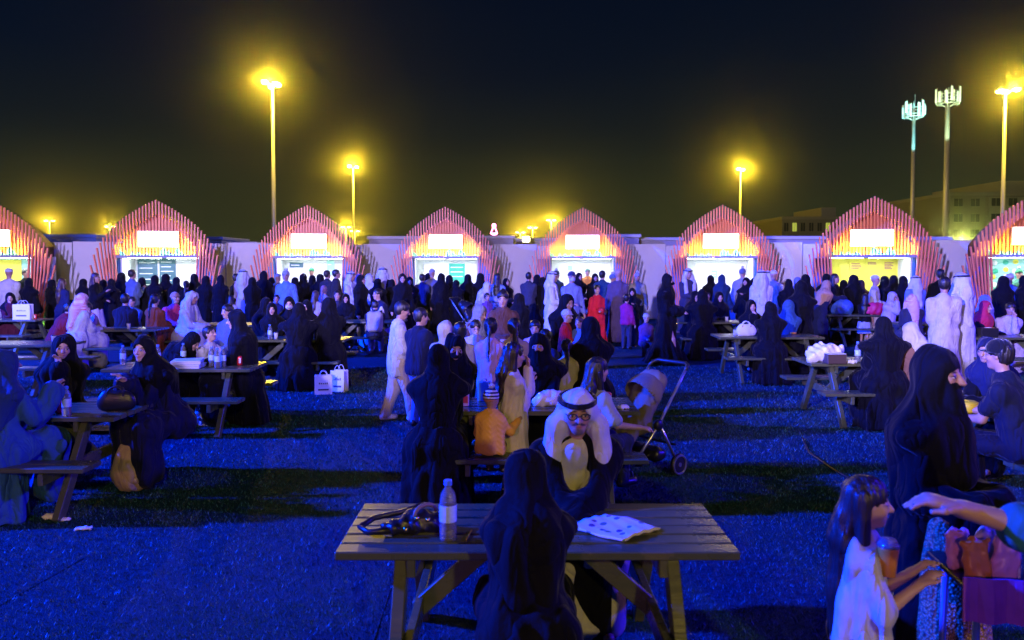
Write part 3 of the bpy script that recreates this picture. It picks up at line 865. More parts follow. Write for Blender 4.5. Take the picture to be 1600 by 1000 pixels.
class Fig:
    def __init__(self): self.ops = []
    def _add(self, mode, k, fn, lo, hi):
        self.ops.append((mode, k, fn, np.asarray(lo, float), np.asarray(hi, float)))
    def cap(self, a, b, ra, rb=None, k=0.02, mode='add', flat=None):
        """tapered capsule; flat=(axis vector, factor) squashes it along an axis"""
        rb = ra if rb is None else rb
        a = A3(a); b = A3(b)
        ab = b - a; L2 = float(ab @ ab) + 1e-9
        def fn(X, Y, Z):
            px, py, pz = X - a[0], Y - a[1], Z - a[2]
            t = np.clip((px*ab[0] + py*ab[1] + pz*ab[2]) / L2, 0, 1)
            dx, dy, dz = px - t*ab[0], py - t*ab[1], pz - t*ab[2]
            if flat is not None:
                f = A3(flat[0]); f = f/np.linalg.norm(f); s = flat[1]
                q = (dx*f[0]+dy*f[1]+dz*f[2]) * (1.0/s - 1.0)
                dx, dy, dz = dx+q*f[0], dy+q*f[1], dz+q*f[2]
                return (np.sqrt(dx*dx+dy*dy+dz*dz) - (ra + (rb-ra)*t)) * (s if s < 1 else 1.0)
            return np.sqrt(dx*dx+dy*dy+dz*dz) - (ra + (rb-ra)*t)
        m = max(ra, rb) * (max(1.0, flat[1]) if flat else 1.0)
        self._add(mode, k, fn, np.minimum(a, b) - m, np.maximum(a, b) + m)
        return self
    def ell(self, c, r, Rm=None, k=0.02, mode='add'):
        c = A3(c); r = A3(r)
        def fn(X, Y, Z):
            px, py, pz = X - c[0], Y - c[1], Z - c[2]
            if Rm is not None:
                M = Rm.T
                px, py, pz = (M[0,0]*px+M[0,1]*py+M[0,2]*pz, M[1,0]*px+M[1,1]*py+M[1,2]*pz, M[2,0]*px+M[2,1]*py+M[2,2]*pz)
            k0 = np.sqrt((px/r[0])**2 + (py/r[1])**2 + (pz/r[2])**2)
            k1 = np.sqrt((px/r[0]**2)**2 + (py/r[1]**2)**2 + (pz/r[2]**2)**2) + 1e-6
            return k0*(k0-1.0)/k1
        m = r if Rm is None else np.full(3, r.max())
        self._add(mode, k, fn, c - m, c + m)
        return self
    def prof(self, rows, k=0.03, folds=0, amp=0.0, ph=0.0, mode='add'):
        """upright draped shape: rows of (z, rx, ry, cx, cy) from low to high"""
        rows = sorted(rows); zz = [q[0] for q in rows]
        def fn(X, Y, Z):
            zf = Z.ravel()
            I = lambda j: np.interp(zf, zz, [q[j] for q in rows]).reshape(1, 1, -1).astype(np.float32)
            rx, ry, cx, cy = I(1), I(2), I(3), I(4)
            u = (X-cx); v = (Y-cy)
            if folds:
                th = np.arctan2(v/ry, u/rx)
                low = np.clip((zz[-1]-Z)/(zz[-1]-zz[0]), 0, 1)**0.8
                g = 1 + amp*low*(0.6*np.sin(folds*th+ph+2.0*Z) + 0.4*np.sin((folds*1.7)//1*th+2.1*ph-1.5*Z))
                rx = rx*g; ry = ry*g
            q = np.sqrt((u/rx)**2 + (v/ry)**2)
            d = (q-1)*np.minimum(rx, ry)
            dz = np.maximum(zz[0]-Z, Z-zz[-1])
            return np.maximum(d, dz)
        mx = max(q[1] for q in rows)*(1+amp); my = max(q[2] for q in rows)*(1+amp)
        lo = (min(q[3] for q in rows)-mx, min(q[4] for q in rows)-my, zz[0]); hi = (max(q[3] for q in rows)+mx, max(q[4] for q in rows)+my, zz[-1])
        self._add(mode, k, fn, lo, hi)
        return self
    def below(self, p, n, k=0.004):
        """cut away everything on the far side of a plane (normal n points to what goes)"""
        p = A3(p); n = A3(n); n = n/np.linalg.norm(n)
        fn = lambda X, Y, Z: -((X-p[0])*n[0] + (Y-p[1])*n[1] + (Z-p[2])*n[2])
        self._add('sub', k, fn, (-9, -9, -9), (9, 9, 9))
        return self
    def mesh(self, name, cell=0.02, fine=(), amp=0.0, wl=0.09, seed=0, vert=4.0):
        adds = [o for o in self.ops if o[0] == 'add']
        lo = np.min([o[3] for o in adds], 0) - 2.5*cell - amp
        hi = np.max([o[4] for o in adds], 0) + 2.5*cell + amp
        axes = []
        for ax in range(3):
            pts = []; p = lo[ax]
            iv = [(f[0][ax], f[1][ax], f[2]) for f in fine]
            while p < hi[ax]:
                pts.append(p)
                st = cell
                for (a, b, c) in iv:
                    if a <= p < b: st = min(st, c)
                    elif p < a < p + st: st = max(min(st, a - p), c)
                p += st
            pts.append(p); axes.append(np.array(pts, np.float32))
        xs, ys, zs = axes
        D = np.full((len(xs), len(ys), len(zs)), 1e3, np.float32)
        for mode, k, fn, l, h in self.ops:
            m = k + 3*cell
            sl = []
            for ax, arr in enumerate(axes):
                i0 = max(0, np.searchsorted(arr, l[ax]-m) - 1); i1 = min(len(arr), np.searchsorted(arr, h[ax]+m) + 1)
                sl.append(slice(i0, i1))
            sl = tuple(sl)
            d = fn(xs[sl[0]][:, None, None], ys[sl[1]][None, :, None], zs[sl[2]][None, None, :]).astype(np.float32)
            a = D[sl]
            if mode == 'add':
                hh = np.maximum(k - np.abs(a-d), 0)/max(k, 1e-6)
                D[sl] = np.minimum(a, d) - hh*hh*k*0.25
            else:
                d = -d
                hh = np.maximum(k - np.abs(a-d), 0)/max(k, 1e-6)
                D[sl] = np.maximum(a, d) + hh*hh*k*0.25
        if amp > 0:
            rng = np.random.default_rng(seed + 11)
            msk = np.abs(D) < amp*2.5 + 2*cell
            ii, jj, kk = np.nonzero(msk)
            x, y, z = xs[ii], ys[jj], zs[kk]
            f = np.zeros(len(x), np.float32)
            for q in range(6):
                th = rng.random()*6.283; w = 6.283/(wl*rng.uniform(0.6, 1.7))
                f += np.sin(w*(math.cos(th)*x + math.sin(th)*y) + (w/vert)*rng.uniform(-1, 1)*z + rng.random()*6.283 + 0.8*np.sin(7*z+q))
            D[ii, jj, kk] += amp*f/2.4
        return surface_nets(name, D, xs, ys, zs)

def surface_nets(name, D, xs, ys, zs):
    S = D < 0
    cnt = np.zeros(tuple(n-1 for n in D.shape), np.int8)
    for a in (0, 1):
        for b in (0, 1):
            for c in (0, 1):
                cnt += S[a:S.shape[0]-1+a, b:S.shape[1]-1+b, c:S.shape[2]-1+c]
    act = (cnt > 0) & (cnt < 8)
    idx = np.full(act.shape, -1, np.int32)
    ai, aj, ak = np.nonzero(act)
    n = len(ai)
    idx[ai, aj, ak] = np.arange(n)
    P = np.zeros((n, 3)); W = np.zeros(n)
    C = [(0,0,0),(1,0,0),(0,1,0),(1,1,0),(0,0,1),(1,0,1),(0,1,1),(1,1,1)]
    E = [(0,1),(2,3),(4,5),(6,7),(0,2),(1,3),(4,6),(5,7),(0,4),(1,5),(2,6),(3,7)]
    for e0, e1 in E:
        c0, c1 = C[e0], C[e1]
        d0 = D[ai+c0[0], aj+c0[1], ak+c0[2]]; d1 = D[ai+c1[0], aj+c1[1], ak+c1[2]]
        cr_ = (d0 < 0) != (d1 < 0)
        t = np.where(cr_, d0/np.where(cr_, d0-d1, 1), 0)
        p0 = np.stack([xs[ai+c0[0]], ys[aj+c0[1]], zs[ak+c0[2]]], 1); p1 = np.stack([xs[ai+c1[0]], ys[aj+c1[1]], zs[ak+c1[2]]], 1)
        P += np.where(cr_[:, None], p0 + (p1-p0)*t[:, None], 0); W += cr_
    P /= W[:, None]
    quads = []
    for ax in range(3):
        Sa = np.moveaxis(S, ax, 0); Ia = np.moveaxis(idx, ax, 0)
        cr_ = Sa[:-1] != Sa[1:]
        i, j, k = np.nonzero(cr_[:, 1:-1, 1:-1]); j = j+1; k = k+1
        q = np.stack([Ia[i, j-1, k-1], Ia[i, j, k-1], Ia[i, j, k], Ia[i, j-1, k]], 1)
        flip = ~Sa[i, j, k]
        if ax == 1: flip = ~flip
        q[flip] = q[flip][:, ::-1]
        quads.append(q)
    Q = np.concatenate(quads).astype(np.int32)
    Q = Q[(Q >= 0).all(1)]
    me = bpy.data.meshes.new(name)
    me.vertices.add(n); me.vertices.foreach_set("co", P.astype(np.float32).ravel())
    me.loops.add(4*len(Q)); me.loops.foreach_set("vertex_index", Q.ravel())
    me.polygons.add(len(Q)); me.polygons.foreach_set("loop_start", np.arange(0, 4*len(Q), 4, dtype=np.int32))
    me.polygons.foreach_set("use_smooth", np.ones(len(Q), bool))
    me.update(calc_edges=True)
    return me, P

def rotm(yaw, pitch, roll):
    """head turn: yaw to the figure's left (+), pitch down (+), roll; the figure faces -y"""
    a, b, c = R(yaw), R(pitch), R(roll)
    Rz = np.array([[math.cos(a), -math.sin(a), 0], [math.sin(a), math.cos(a), 0], [0, 0, 1]])
    Rx = np.array([[1, 0, 0], [0, math.cos(b), -math.sin(b)], [0, math.sin(b), math.cos(b)]])
    Ry = np.array([[math.cos(c), 0, math.sin(c)], [0, 1, 0], [-math.sin(c), 0, math.cos(c)]])
    return Rz @ Rx @ Ry

def ik(a, t, l1, l2, hint):
    a = np.array(a, float); t = np.array(t, float)
    v = t - a; d = np.linalg.norm(v); dm = min(d, (l1+l2)*0.995)
    if d > 1e-6: v = v/d
    t = a + v*dm
    x = (l1*l1 - l2*l2 + dm*dm)/(2*dm); hgt = math.sqrt(max(l1*l1-x*x, 1e-8))
    h = np.array(hint, float); h = h - v*(h @ v); h /= (np.linalg.norm(h)+1e-9)
    return a + v*x + h*hgt, t

ARM = {  # hand target from the shoulder in body heights: outward, forward, up
    'down': (0.065, 0.03, -0.315), 'front': (-0.075, 0.16, -0.185), 'phone': (-0.06, 0.17, -0.06), 'mouth': (-0.090, 0.125, 0.080),
    'chin': (-0.085, 0.130, 0.045), 'table': (-0.07, 0.22, -0.17), 'lap': (-0.03, 0.18, -0.25), 'reach': (0.0, 0.31, -0.06), 'hip': (0.05, 0.02, -0.20),
    'cross': (-0.14, 0.15, -0.16), 'side': (0.20, 0.12, -0.18), 'wave': (0.08, 0.12, 0.15), 'back': (-0.08, -0.08, -0.24)}

SKIN = (0.40, 0.22, 0.14)
BLACK = (0.004, 0.004, 0.0065)
WHITE = (0.50, 0.49, 0.50)
CREAM = (0.52, 0.46, 0.36)

def figure(h=1.62, pose='stand', sex='f', lean=0.0, seat=0.45, head=(0, 0, 0), la='down', ra='down', wear=('robe', 'hijab'), hair=None,
           cell=0.021, hcell=0.013, fingers=False, hs=1.0, seed=1, stride=0.0, legs=None, flare=1.0, hem=0.03, hairlen=0.5, sleeve=1.0,
           shirt_len=0.0, ghutra_len=1.0, side=0.0, fmat=None, wide=1.0, skirt_hem=0.3, arms_only=False, knee=0.0, moustache=False, fold=1.0, train=False, dress_off=(0.0, -0.08), puff=1.0, rg=0.018):
    """returns a list of (part name, mesh, material): the body first, then clothes and hair"""
    out = []
    sw = 0.104 if sex == 'm' else 0.090
    q = 0.0685*h*hs
    sit = pose == 'sit'
    P = np.array([0, 0, (seat + 0.075*h) if sit else 0.515*h])
    u = np.array([math.sin(R(side)), -math.sin(R(lean)), math.cos(R(lean))]); u /= np.linalg.norm(u)
    fw = np.array([0, -math.cos(R(lean)), -math.sin(R(lean))])
    shc = P + u*0.295*h; nb = P + u*0.325*h; chest = P + u*0.20*h; belly = P + u*0.09*h
    sh = {-1: shc + np.array([-sw*h, 0, 0]) - u*0.018*h, 1: shc + np.array([sw*h, 0, 0]) - u*0.018*h}
    Rh = rotm(*head)
    hd = nb + u*0.056*h*0.6 + Rh @ np.array([0, -0.15*q, 0.055*h*0.4 + 0.95*q])
    H = lambda x, y, z: hd + Rh @ (np.array([x, y, z])*q)
    arm = {}
    for s, spec in ((-1, ra), (1, la)):
        tx = ARM[spec] if isinstance(spec, str) else spec
        tgt = sh[s] + np.array([s*tx[0], -tx[1], tx[2]])*h
        el, wr = ik(sh[s], tgt, 0.170*h, 0.150*h, (s*0.22, 0.30, -1.0))
        arm[s] = (el, wr)
    leg = {}
    for s in (-1, 1):
        hip = P + np.array([s*0.055*h, 0, -0.01*h])
        if legs is not None:
            kn, an = np.array(legs[0 if s < 0 else 1][0])*h, np.array(legs[0 if s < 0 else 1][1])*h
        elif sit:
            kn = hip + np.array([s*0.02*h + knee*s*h, -0.245*h, 0.0])
            an = np.array([kn[0], kn[1]+0.02*h, max(0.045*h, kn[2]-0.245*h)])
        else:
            f = np.array([s*0.055*h, s*stride*0.16*h, 0.045*h])
            kn, an = ik(hip, f, 0.233*h, 0.233*h, (0, -1, 0))
        leg[s] = (hip, kn, an)
    fine = [(hd-1.25*q, hd+1.25*q, hcell)]
    # ---- body
    B = Fig(); k = 0.035*h
    B.ell(chest, (0.092*h if sex == 'f' else 0.102*h, 0.062*h, 0.115*h), k=k)
    B.ell(belly, (0.080*h, 0.058*h, 0.10*h), k=k).ell(P, (0.095*h, 0.070*h, 0.075*h), k=k)
    for s in (-1, 1): B.cap(sh[s], nb - u*0.005*h, 0.030*h, 0.028*h, k=0.04*h)
    B.cap(nb - u*0.02*h, H(0, 0.1, -0.5), 0.031*h, 0.029*h, k=0.02*h)
    for s in (-1, 1):
        el, wr = arm[s]
        B.cap(sh[s], el, 0.029*h, 0.023*h, k=0.02*h).cap(el, wr, 0.024*h, 0.0155*h, k=0.012*h)
        d = wr - el; d = d/np.linalg.norm(d)
        up = np.array([0, 0, 1.0]); sd = np.cross(d, up); sd = sd/(np.linalg.norm(sd)+1e-6); nn = np.cross(sd, d)
        pc = wr + d*0.028*h
        B.cap(wr, wr+d*0.05*h, 0.021*h, 0.023*h, k=0.010*h, flat=(nn, 0.55))
        if fingers:
            fine.append((wr - 0.06*h, wr + 0.10*h, 0.0075))
            for j, (off, ln) in enumerate(((-0.75, 0.040), (-0.25, 0.046), (0.25, 0.043), (0.75, 0.034))):
                b0 = wr + d*0.052*h + sd*off*0.0195*h; b1 = b0 + d*ln*0.55*h - nn*0.007*h; b2 = b1 + d*ln*0.35*h - nn*0.016*h
                B.cap(b0, b1, 0.0052*h, 0.0048*h, k=0.003*h).cap(b1, b2, 0.0048*h, 0.0043*h, k=0.003*h)
            tb = wr + d*0.018*h - sd*s*0.016*h; t1 = tb + d*0.022*h - sd*s*0.016*h - nn*0.006*h; t2 = t1 + d*0.020*h + sd*s*0.003*h - nn*0.008*h
            B.cap(tb, t1, 0.0075*h, 0.006*h, k=0.006*h).cap(t1, t2, 0.006*h, 0.005*h, k=0.003*h)
        else:
            B.cap(wr+d*0.05*h, wr+d*0.088*h - nn*0.014*h, 0.021*h, 0.015*h, k=0.010*h, flat=(nn, 0.55))
            B.cap(wr+d*0.02*h - sd*s*0.014*h, wr+d*0.052*h - sd*s*0.03*h - nn*0.006*h, 0.009*h, 0.007*h, k=0.008*h)
        if not arms_only:
            hip, kn, an = leg[s]
            B.cap(hip, kn, 0.050*h, 0.033*h, k=0.03*h).cap(kn, an, 0.034*h, 0.021*h, k=0.015*h)
            B.cap(an + np.array([0, 0.015*h, -0.02*h]), an + np.array([s*0.008*h, -0.085*h, -0.027*h]), 0.024*h, 0.018*h, k=0.015*h)
    # head
    E = lambda c, r, k_, mode='add': B.ell(H(*c), np.array(r)*q, Rh, k_*q, mode)
    E((0, 0.14, 0.22), (0.66, 0.82, 0.78), 0.1)
    E((0, -0.13, -0.34), (0.53, 0.63, 0.62), 0.30)
    E((0, -0.52, -0.80), (0.25, 0.22, 0.18), 0.30)
    for s in (-1, 1):
        E((s*0.30, -0.86, 0.04), (0.17, 0.16, 0.12), 0.16, 'sub')
        E((s*0.30, -0.60, 0.02), (0.15, 0.15, 0.12), 0.05)
        E((s*0.36, -0.50, -0.20), (0.16, 0.16, 0.14), 0.25)
        E((s*0.65, 0.06, -0.02), (0.07, 0.17, 0.26), 0.06)
    B.cap(H(0, -0.70, 0.12), H(0, -0.95, -0.22), 0.07*q, 0.115*q, k=0.10*q)
    E((0, -0.78, -0.24), (0.17, 0.10, 0.08), 0.08)
    E((0, -0.74, -0.46), (0.21, 0.08, 0.05), 0.05); E((0, -0.73, -0.56), (0.18, 0.08, 0.055), 0.05)
    me, V = B.mesh("person", cell, fine)
    hp = ((V - hd) @ Rh)/q; hp[:, 1] *= -1
    at = me.attributes.new("hp", 'FLOAT_VECTOR', 'POINT'); at.data.foreach_set("vector", hp.astype(np.float32).ravel())
    out.append(("person", me, fmat or ("skin_moustache" if moustache else "skin")))
    skirt_folds = 9
    def sleeves(F, r0, r1, r2, to=1.0, ext=0.0):
        for s in (-1, 1):
            el, wr = arm[s]
            F.cap(sh[s], el, r0*h, r1*h, k=0.03*h)
            if to > 0:
                e = el + (wr-el)*to
                F.cap(el, e, r1*h, r2*h, k=0.02*h)
    def torso(F, g, low=True):
        F.ell(chest, (0.098*h+g if sex == 'f' else 0.108*h+g, 0.066*h+g, 0.12*h+g), k=0.04*h)
        F.ell(belly, (0.088*h+g, 0.066*h+g, 0.11*h), k=0.04*h)
        for s in (-1, 1): F.cap(sh[s]*0.96+shc*0.04, nb - u*0.012*h, 0.032*h+g*0.8, 0.034*h+g*0.5, k=0.05*h)
        if low: F.ell(P, (0.103*h+g, 0.080*h+g, 0.085*h), k=0.04*h)
    def lower_robe(F, g):
        if sit:
            for s in (-1, 1):
                hip, kn, an = leg[s]
                F.cap(hip, kn, 0.078*h+g, 0.058*h+g, k=0.06*h)
                F.cap(kn, an + np.array([0, -0.01*h, 0.01*h]), 0.056*h+g, 0.072*h*flare, k=0.06*h)
            kn = (leg[-1][1]+leg[1][1])/2; an = (leg[-1][2]+leg[1][2])/2
            F.cap(P, kn, 0.07*h, 0.05*h, k=0.08*h)
            F.cap(kn, an + np.array([0, 0, 0.02*h]), 0.06*h, 0.075*h*flare, k=0.08*h, flat=((0, 1, 0), 0.8))
            F.ell(P + np.array([0, 0.02*h, -0.02*h]), (0.135*h*wide, 0.105*h, 0.075*h), k=0.05*h)
        else:
            dy = 0.02*h*abs(stride)
            F.prof([(hem, 0.172*h*flare, (0.135+0.05*abs(stride))*h*flare, 0, dy), (0.28*h, 0.135*h*(0.5+0.5*flare), 0.115*h, 0, dy*0.6), (0.50*h, 0.112*h+g, 0.092*h+g, P[0], P[1]),
                    (0.60*h, 0.080*h, 0.060*h, float(belly[0]), float(belly[1]))], k=0.06*h, folds=skirt_folds, amp=0.085*fold, ph=seed*1.7)
    for w in wear:
        F = Fig(); nm = w; mt = "cloth"; am = 0.006*fold; fi = ()
        cc = cell
        if w in ('robe', 'thobe'):
            nm = 'robe'
            g = rg
            torso(F, g); lower_robe(F, g)
            sleeves(F, 0.041*wide, 0.040*wide, (0.060 if w == 'robe' else 0.036)*sleeve, 0.95)
            F.cap(nb - u*0.03*h, nb - u*0.004*h, 0.044*h, 0.034*h, k=0.03*h)
            if sit and train:
                F.prof([(0.02, 0.165*h*wide, 0.15*h, 0, 0.03*h), (seat-0.10, 0.148*h*wide, 0.125*h, 0, 0.02*h), (seat+0.02, 0.138*h*wide, 0.105*h, 0, 0.01*h), (seat+0.14*h, 0.09*h, 0.06*h, 0, 0.01*h)], k=0.05*h, folds=11, amp=0.11, ph=seed)
            if sit: F.below((0, 0, max(0.012, hem*0.5)), (0, 0, -1))
            else: F.below((0, 0, hem), (0, 0, -1))
            am = (0.011 if w == 'robe' else 0.009)*fold
        elif w in ('shirt', 'jacket', 'tee', 'sweater'):
            g = {'shirt': 0.014, 'tee': 0.012, 'jacket': 0.026, 'sweater': 0.020}[w]*puff
            torso(F, g, True)
            zc = P - u*(0.055*h + shirt_len*h)
            F.cap(belly, P - u*(0.02+shirt_len)*h, 0.09*h+g, 0.10*h+g + shirt_len*0.12*h, k=0.05*h, flat=((0, 1, 0), 0.82))
            F.below(zc, -u)
            sl = {'tee': 0.0}.get(w, 0.96)
            if w == 'tee':
                for s in (-1, 1): F.cap(sh[s], sh[s] + (arm[s][0]-sh[s])*min(0.95, 0.62*sleeve), 0.040*h, 0.042*h*min(sleeve, 1.2), k=0.03*h)
                if sleeve > 1.55:
                    for s in (-1, 1): F.cap(arm[s][0], arm[s][0] + (arm[s][1]-arm[s][0])*0.30, 0.040*h, 0.042*h, k=0.02*h)
            else: sleeves(F, 0.037+g*0.35, 0.033+g*0.3, 0.026+g*0.3, sl)
            F.cap(nb - u*0.03*h, nb + u*0.008*h, 0.050*h, 0.040*h+g*0.3, k=0.03*h)
            am = 0.005*fold
        elif w in ('vest', 'bisht'):
            g = 0.046
            torso(F, g, True)
            if w == 'bisht':
                sleeves(F, 0.056, 0.053, 0.052, 0.9)
                lower_robe(F, 0.034)
            else:
                F.cap(belly, P, 0.10*h+g, 0.105*h+g, k=0.05*h, flat=((0, 1, 0), 0.82))
                F.below(P - u*0.03*h, -u)
            # open front
            c0 = nb + fw*0.062*h + u*0.03*h; c1 = P + fw*0.15*h
            F.cap(c0, c1, 0.044*h, 0.036*h, k=0.012*h, mode='sub')
            am = 0.005
        elif w == 'trousers':
            for s in (-1, 1):
                hip, kn, an = leg[s]
                F.cap(hip, kn, 0.060*h*wide, 0.047*h*wide, k=0.03*h).cap(kn, an + np.array([0, 0, 0.005*h]), 0.046*h*wide, 0.040*h*wide, k=0.02*h)
            F.ell(P, (0.108*h, 0.085*h, 0.085*h), k=0.04*h)
            am = 0.006
        elif w == 'skirt':
            zt = 0.60*h
            if sit: lower_robe(F, 0.012)
            else:
                F.prof([(skirt_hem, 0.165*h*flare, 0.15*h*flare, 0, 0), (0.50*h, 0.115*h, 0.095*h, 0, 0), (zt, 0.095*h, 0.078*h, float(belly[0]), float(belly[1]))], k=0.04*h, folds=8, amp=0.09, ph=seed)
            am = 0.006
        elif w == 'shoes':
            for s in (-1, 1):
                F = Fig(); an = leg[s][2]
                F.cap(an + np.array([0, 0.022*h, -0.018*h]), an + np.array([s*0.008*h, -0.088*h, -0.022*h]), 0.030*h, 0.025*h, k=0.01)
                F.cap(an + np.array([0, 0.02*h, -0.02*h]), an + np.array([0, 0.01*h, 0.012*h]), 0.028*h, 0.030*h, k=0.015)
                F.below((0, 0, an[2]-0.044*h), (0, 0, -1))
                me, V = F.mesh('shoe', min(cell, 0.018)); out.append(('shoe', me, 'leather'))
            continue
        elif w == 'dress':   # front of a dress showing under an open robe
            kn = (leg[-1][1]+leg[1][1])/2; an = (leg[-1][2]+leg[1][2])/2
            if sit:
                F.cap(kn + np.array([0, 0.02*h, 0]), an + np.array([0, -0.05*h, 0.0]), 0.082*h, 0.118*h, k=0.04, flat=((0, 1, 0), 0.8))
                F.below((0, 0, 0.015), (0, 0, -1))
            else:
                F.prof([(hem, 0.12*h, 0.10*h, dress_off[0]*h, dress_off[1]*h), (0.42*h, 0.095*h, 0.075*h, dress_off[0]*h*0.9, dress_off[1]*h*0.9), (0.60*h, 0.07*h, 0.05*h, dress_off[0]*h*0.7, dress_off[1]*h*0.7)], k=0.03, folds=7, amp=0.08, ph=seed)
            am = 0.008
        elif w in ('hijab', 'niqab', 'hijab_band'):
            nm = 'headscarf'; fi = [(hd-1.3*q, hd+1.3*q, hcell)]
            e = lambda c, r, k_, mode='add': F.ell(H(*c), np.array(r)*q, Rh, k_*q, mode)
            e((0, 0.15, 0.14), (0.82, 0.96, 0.98), 0.1)
            e((0, 0.06, -0.42), (0.68, 0.76, 0.76), 0.3)
            F.cap(H(0, 0.12, -0.5), nb - u*0.01*h, 0.68*q, 0.80*q, k=0.35*q)
            F.ell(shc - u*0.012*h + np.array([0, 0.01*h, 0]), (0.150*h*wide, 0.090*h, 0.070*h), k=0.07*h)
            F.ell(chest + fw*0.022*h + u*0.02*h, (0.098*h, 0.072*h, 0.115*h), k=0.06*h)
            F.ell(chest - fw*0.03*h + u*0.01*h, (0.100*h, 0.075*h, 0.14*h), k=0.06*h)
            F.cap(H(0, 0.45, -0.3), chest - fw*0.058*h - u*0.12*h, 0.60*q, 0.075*h, k=0.05*h, flat=((0, 1, 0), 0.40))
            if w == 'niqab':
                F.cap(H(0, -0.42, -0.30), chest + fw*0.045*h - u*0.02*h, 0.46*q, 0.075*h, k=0.15*q)
                F.cap(H(-0.58, -0.95, 0.05), H(0.58, -0.95, 0.05), 0.22*q, k=0.05*q, mode='sub')
                F.cap(H(-0.50, -0.72, 0.05), H(0.50, -0.72, 0.05), 0.19*q, k=0.05*q, mode='sub')
            else:
                e((0, -1.0, -0.12), (0.55, 0.78, 0.74), 0.05, 'sub')
            am = 0.006*fold
        elif w == 'mask':
            nm = 'face_mask'; fi = [(hd-1.3*q, hd+1.3*q, min(hcell, 0.010))]
            F.ell(H(0, -0.24, -0.42), np.array((0.62, 0.72, 0.50))*q, Rh, 0.1*q)
            F.cap(H(0, -0.7, -0.1), H(0, -0.9, -0.35), 0.16*q, 0.20*q, k=0.15*q)
            F.below(H(0, 0.0, 0), Rh @ np.array([0, 1.0, 0.25])); am = 0.0
        elif w in ('ghutra', 'shemagh'):
            nm = 'headcloth'; fi = [(hd-1.4*q, hd+1.4*q, hcell)]
            if w == 'shemagh': mt = "red_check"
            e = lambda c, r, k_, mode='add': F.ell(H(*c), np.array(r)*q, Rh, k_*q, mode)
            e((0, 0.10, 0.20), (0.86, 1.02, 0.95), 0.1)
            G = ghutra_len
            for s in (-1, 1):
                F.cap(H(s*0.62, 0.10, 0.25), H(s*0.92, 0.10, -0.75), 0.36*q, 0.46*q, k=0.3*q)
                F.cap(H(s*0.92, 0.10, -0.75), sh[s]*0.80+shc*0.20 + u*0.025*h + fw*0.015*h, 0.46*q, 0.52*q, k=0.3*q, flat=((0, 1, 0), 0.75))
                F.cap(sh[s]*0.72+shc*0.28 + u*0.035*h + fw*0.045*h, sh[s]*0.66+shc*0.34 - u*0.085*h*G + fw*0.092*h, 0.46*q, 0.40*q, k=0.3*q, flat=((0, 1, 0), 0.42))
            F.cap(H(0, 0.45, 0.1), nb - fw*0.05*h, 0.72*q, 0.95*q, k=0.4*q)
            F.cap(nb - fw*0.05*h, chest - fw*0.088*h - u*0.06*h*G, 0.95*q, 0.70*q, k=0.3*q, flat=((0, 1, 0), 0.55))
            e((0, -1.05, -0.22), (0.60, 0.85, 0.66), 0.08, 'sub')
            F.cap(H(0, -0.75, -0.6), nb + fw*0.06*h - u*0.03*h, 0.50*q, 0.6*q, k=0.1*q, mode='sub')
            am = 0.007*fold
        elif w == 'agal':
            nm = 'head_rope'; mt = "knit"
            mb = MB()
            for dz, rr in ((0.56, 1.0), (0.66, 0.985)):
                mb.tube([tuple(H(0.89*rr*math.cos(a), 0.10+1.05*rr*math.sin(a), dz + 0.10*math.sin(a))) for a in [i*math.pi/12 for i in range(25)]], 0.085*q, 8, cap=False)
            me = mb.mesh("head_rope", True); out.append((nm, me, mt)); continue
        elif w == 'glasses':
            mb = MB()
            for s in (-1, 1):
                mb.tube([tuple(H(s*0.31 + 0.21*math.cos(a), -0.86 + 0.05*abs(math.cos(a)), 0.0 + 0.15*math.sin(a))) for a in [i*math.pi/8 for i in range(17)]], 0.028*q, 6, cap=False)
                mb.tube([tuple(H(s*0.52, -0.80, 0.05)), tuple(H(s*0.66, -0.3, 0.06)), tuple(H(s*0.68, 0.0, 0.04))], 0.024*q, 6)
            mb.tube([tuple(H(-0.1, -0.9, 0.03)), tuple(H(0.1, -0.9, 0.03))], 0.022*q, 6)
            out.append(('glasses', mb.mesh("glasses", True), "black_plastic")); continue
        elif w == 'hood':
            fi = [(hd-1.3*q, hd+1.3*q, hcell)]
            e = lambda c, r, k_, mode='add': F.ell(H(*c), np.array(r)*q, Rh, k_*q, mode)
            e((0, 0.14, 0.12), (0.95, 1.1, 1.08), 0.1); e((0, 0.15, -0.5), (0.85, 0.95, 0.7), 0.3)
            F.cap(H(0, 0.3, -0.6), nb - fw*0.03*h, 0.75*q, 0.7*q, k=0.2*q)
            e((0, -1.0, -0.08), (0.62, 0.72, 0.78), 0.08, 'sub'); am = 0.006
        elif w in ('beanie', 'cap', 'kufi'):
            fi = [(hd-1.3*q, hd+1.6*q, hcell)]
            nm = {'beanie': 'beanie', 'cap': 'cap', 'kufi': 'cap'}[w]
            F.ell(H(0, 0.12, 0.34), np.array((0.80, 0.94, 0.86 if w != 'kufi' else 0.74))*q, Rh, 0.1*q)
            F.below(H(0, -0.5, 0.22 if w != 'kufi' else 0.35), Rh @ np.array([0, -0.30 if w == 'beanie' else -0.1, -1.0]))
            if w == 'cap': F.cap(H(-0.2, -0.8, 0.33), H(0.2, -0.8, 0.33), 0.42*q, k=0.05*q, flat=(Rh @ np.array([0, 0.2, 1.0]), 0.12))
            am = 0.0; mt = "knit"
        F_name = nm
        me, V = F.mesh(F_name, cc, fi, amp=am, wl=0.15*h/1.6, vert=4.5, seed=seed + len(out))
        if w == 'beanie':
            hp = ((V - hd) @ Rh)/q; at = me.attributes.new("hp", 'FLOAT_VECTOR', 'POINT'); at.data.foreach_set("vector", hp.astype(np.float32).ravel())
        out.append((F_name, me, mt))
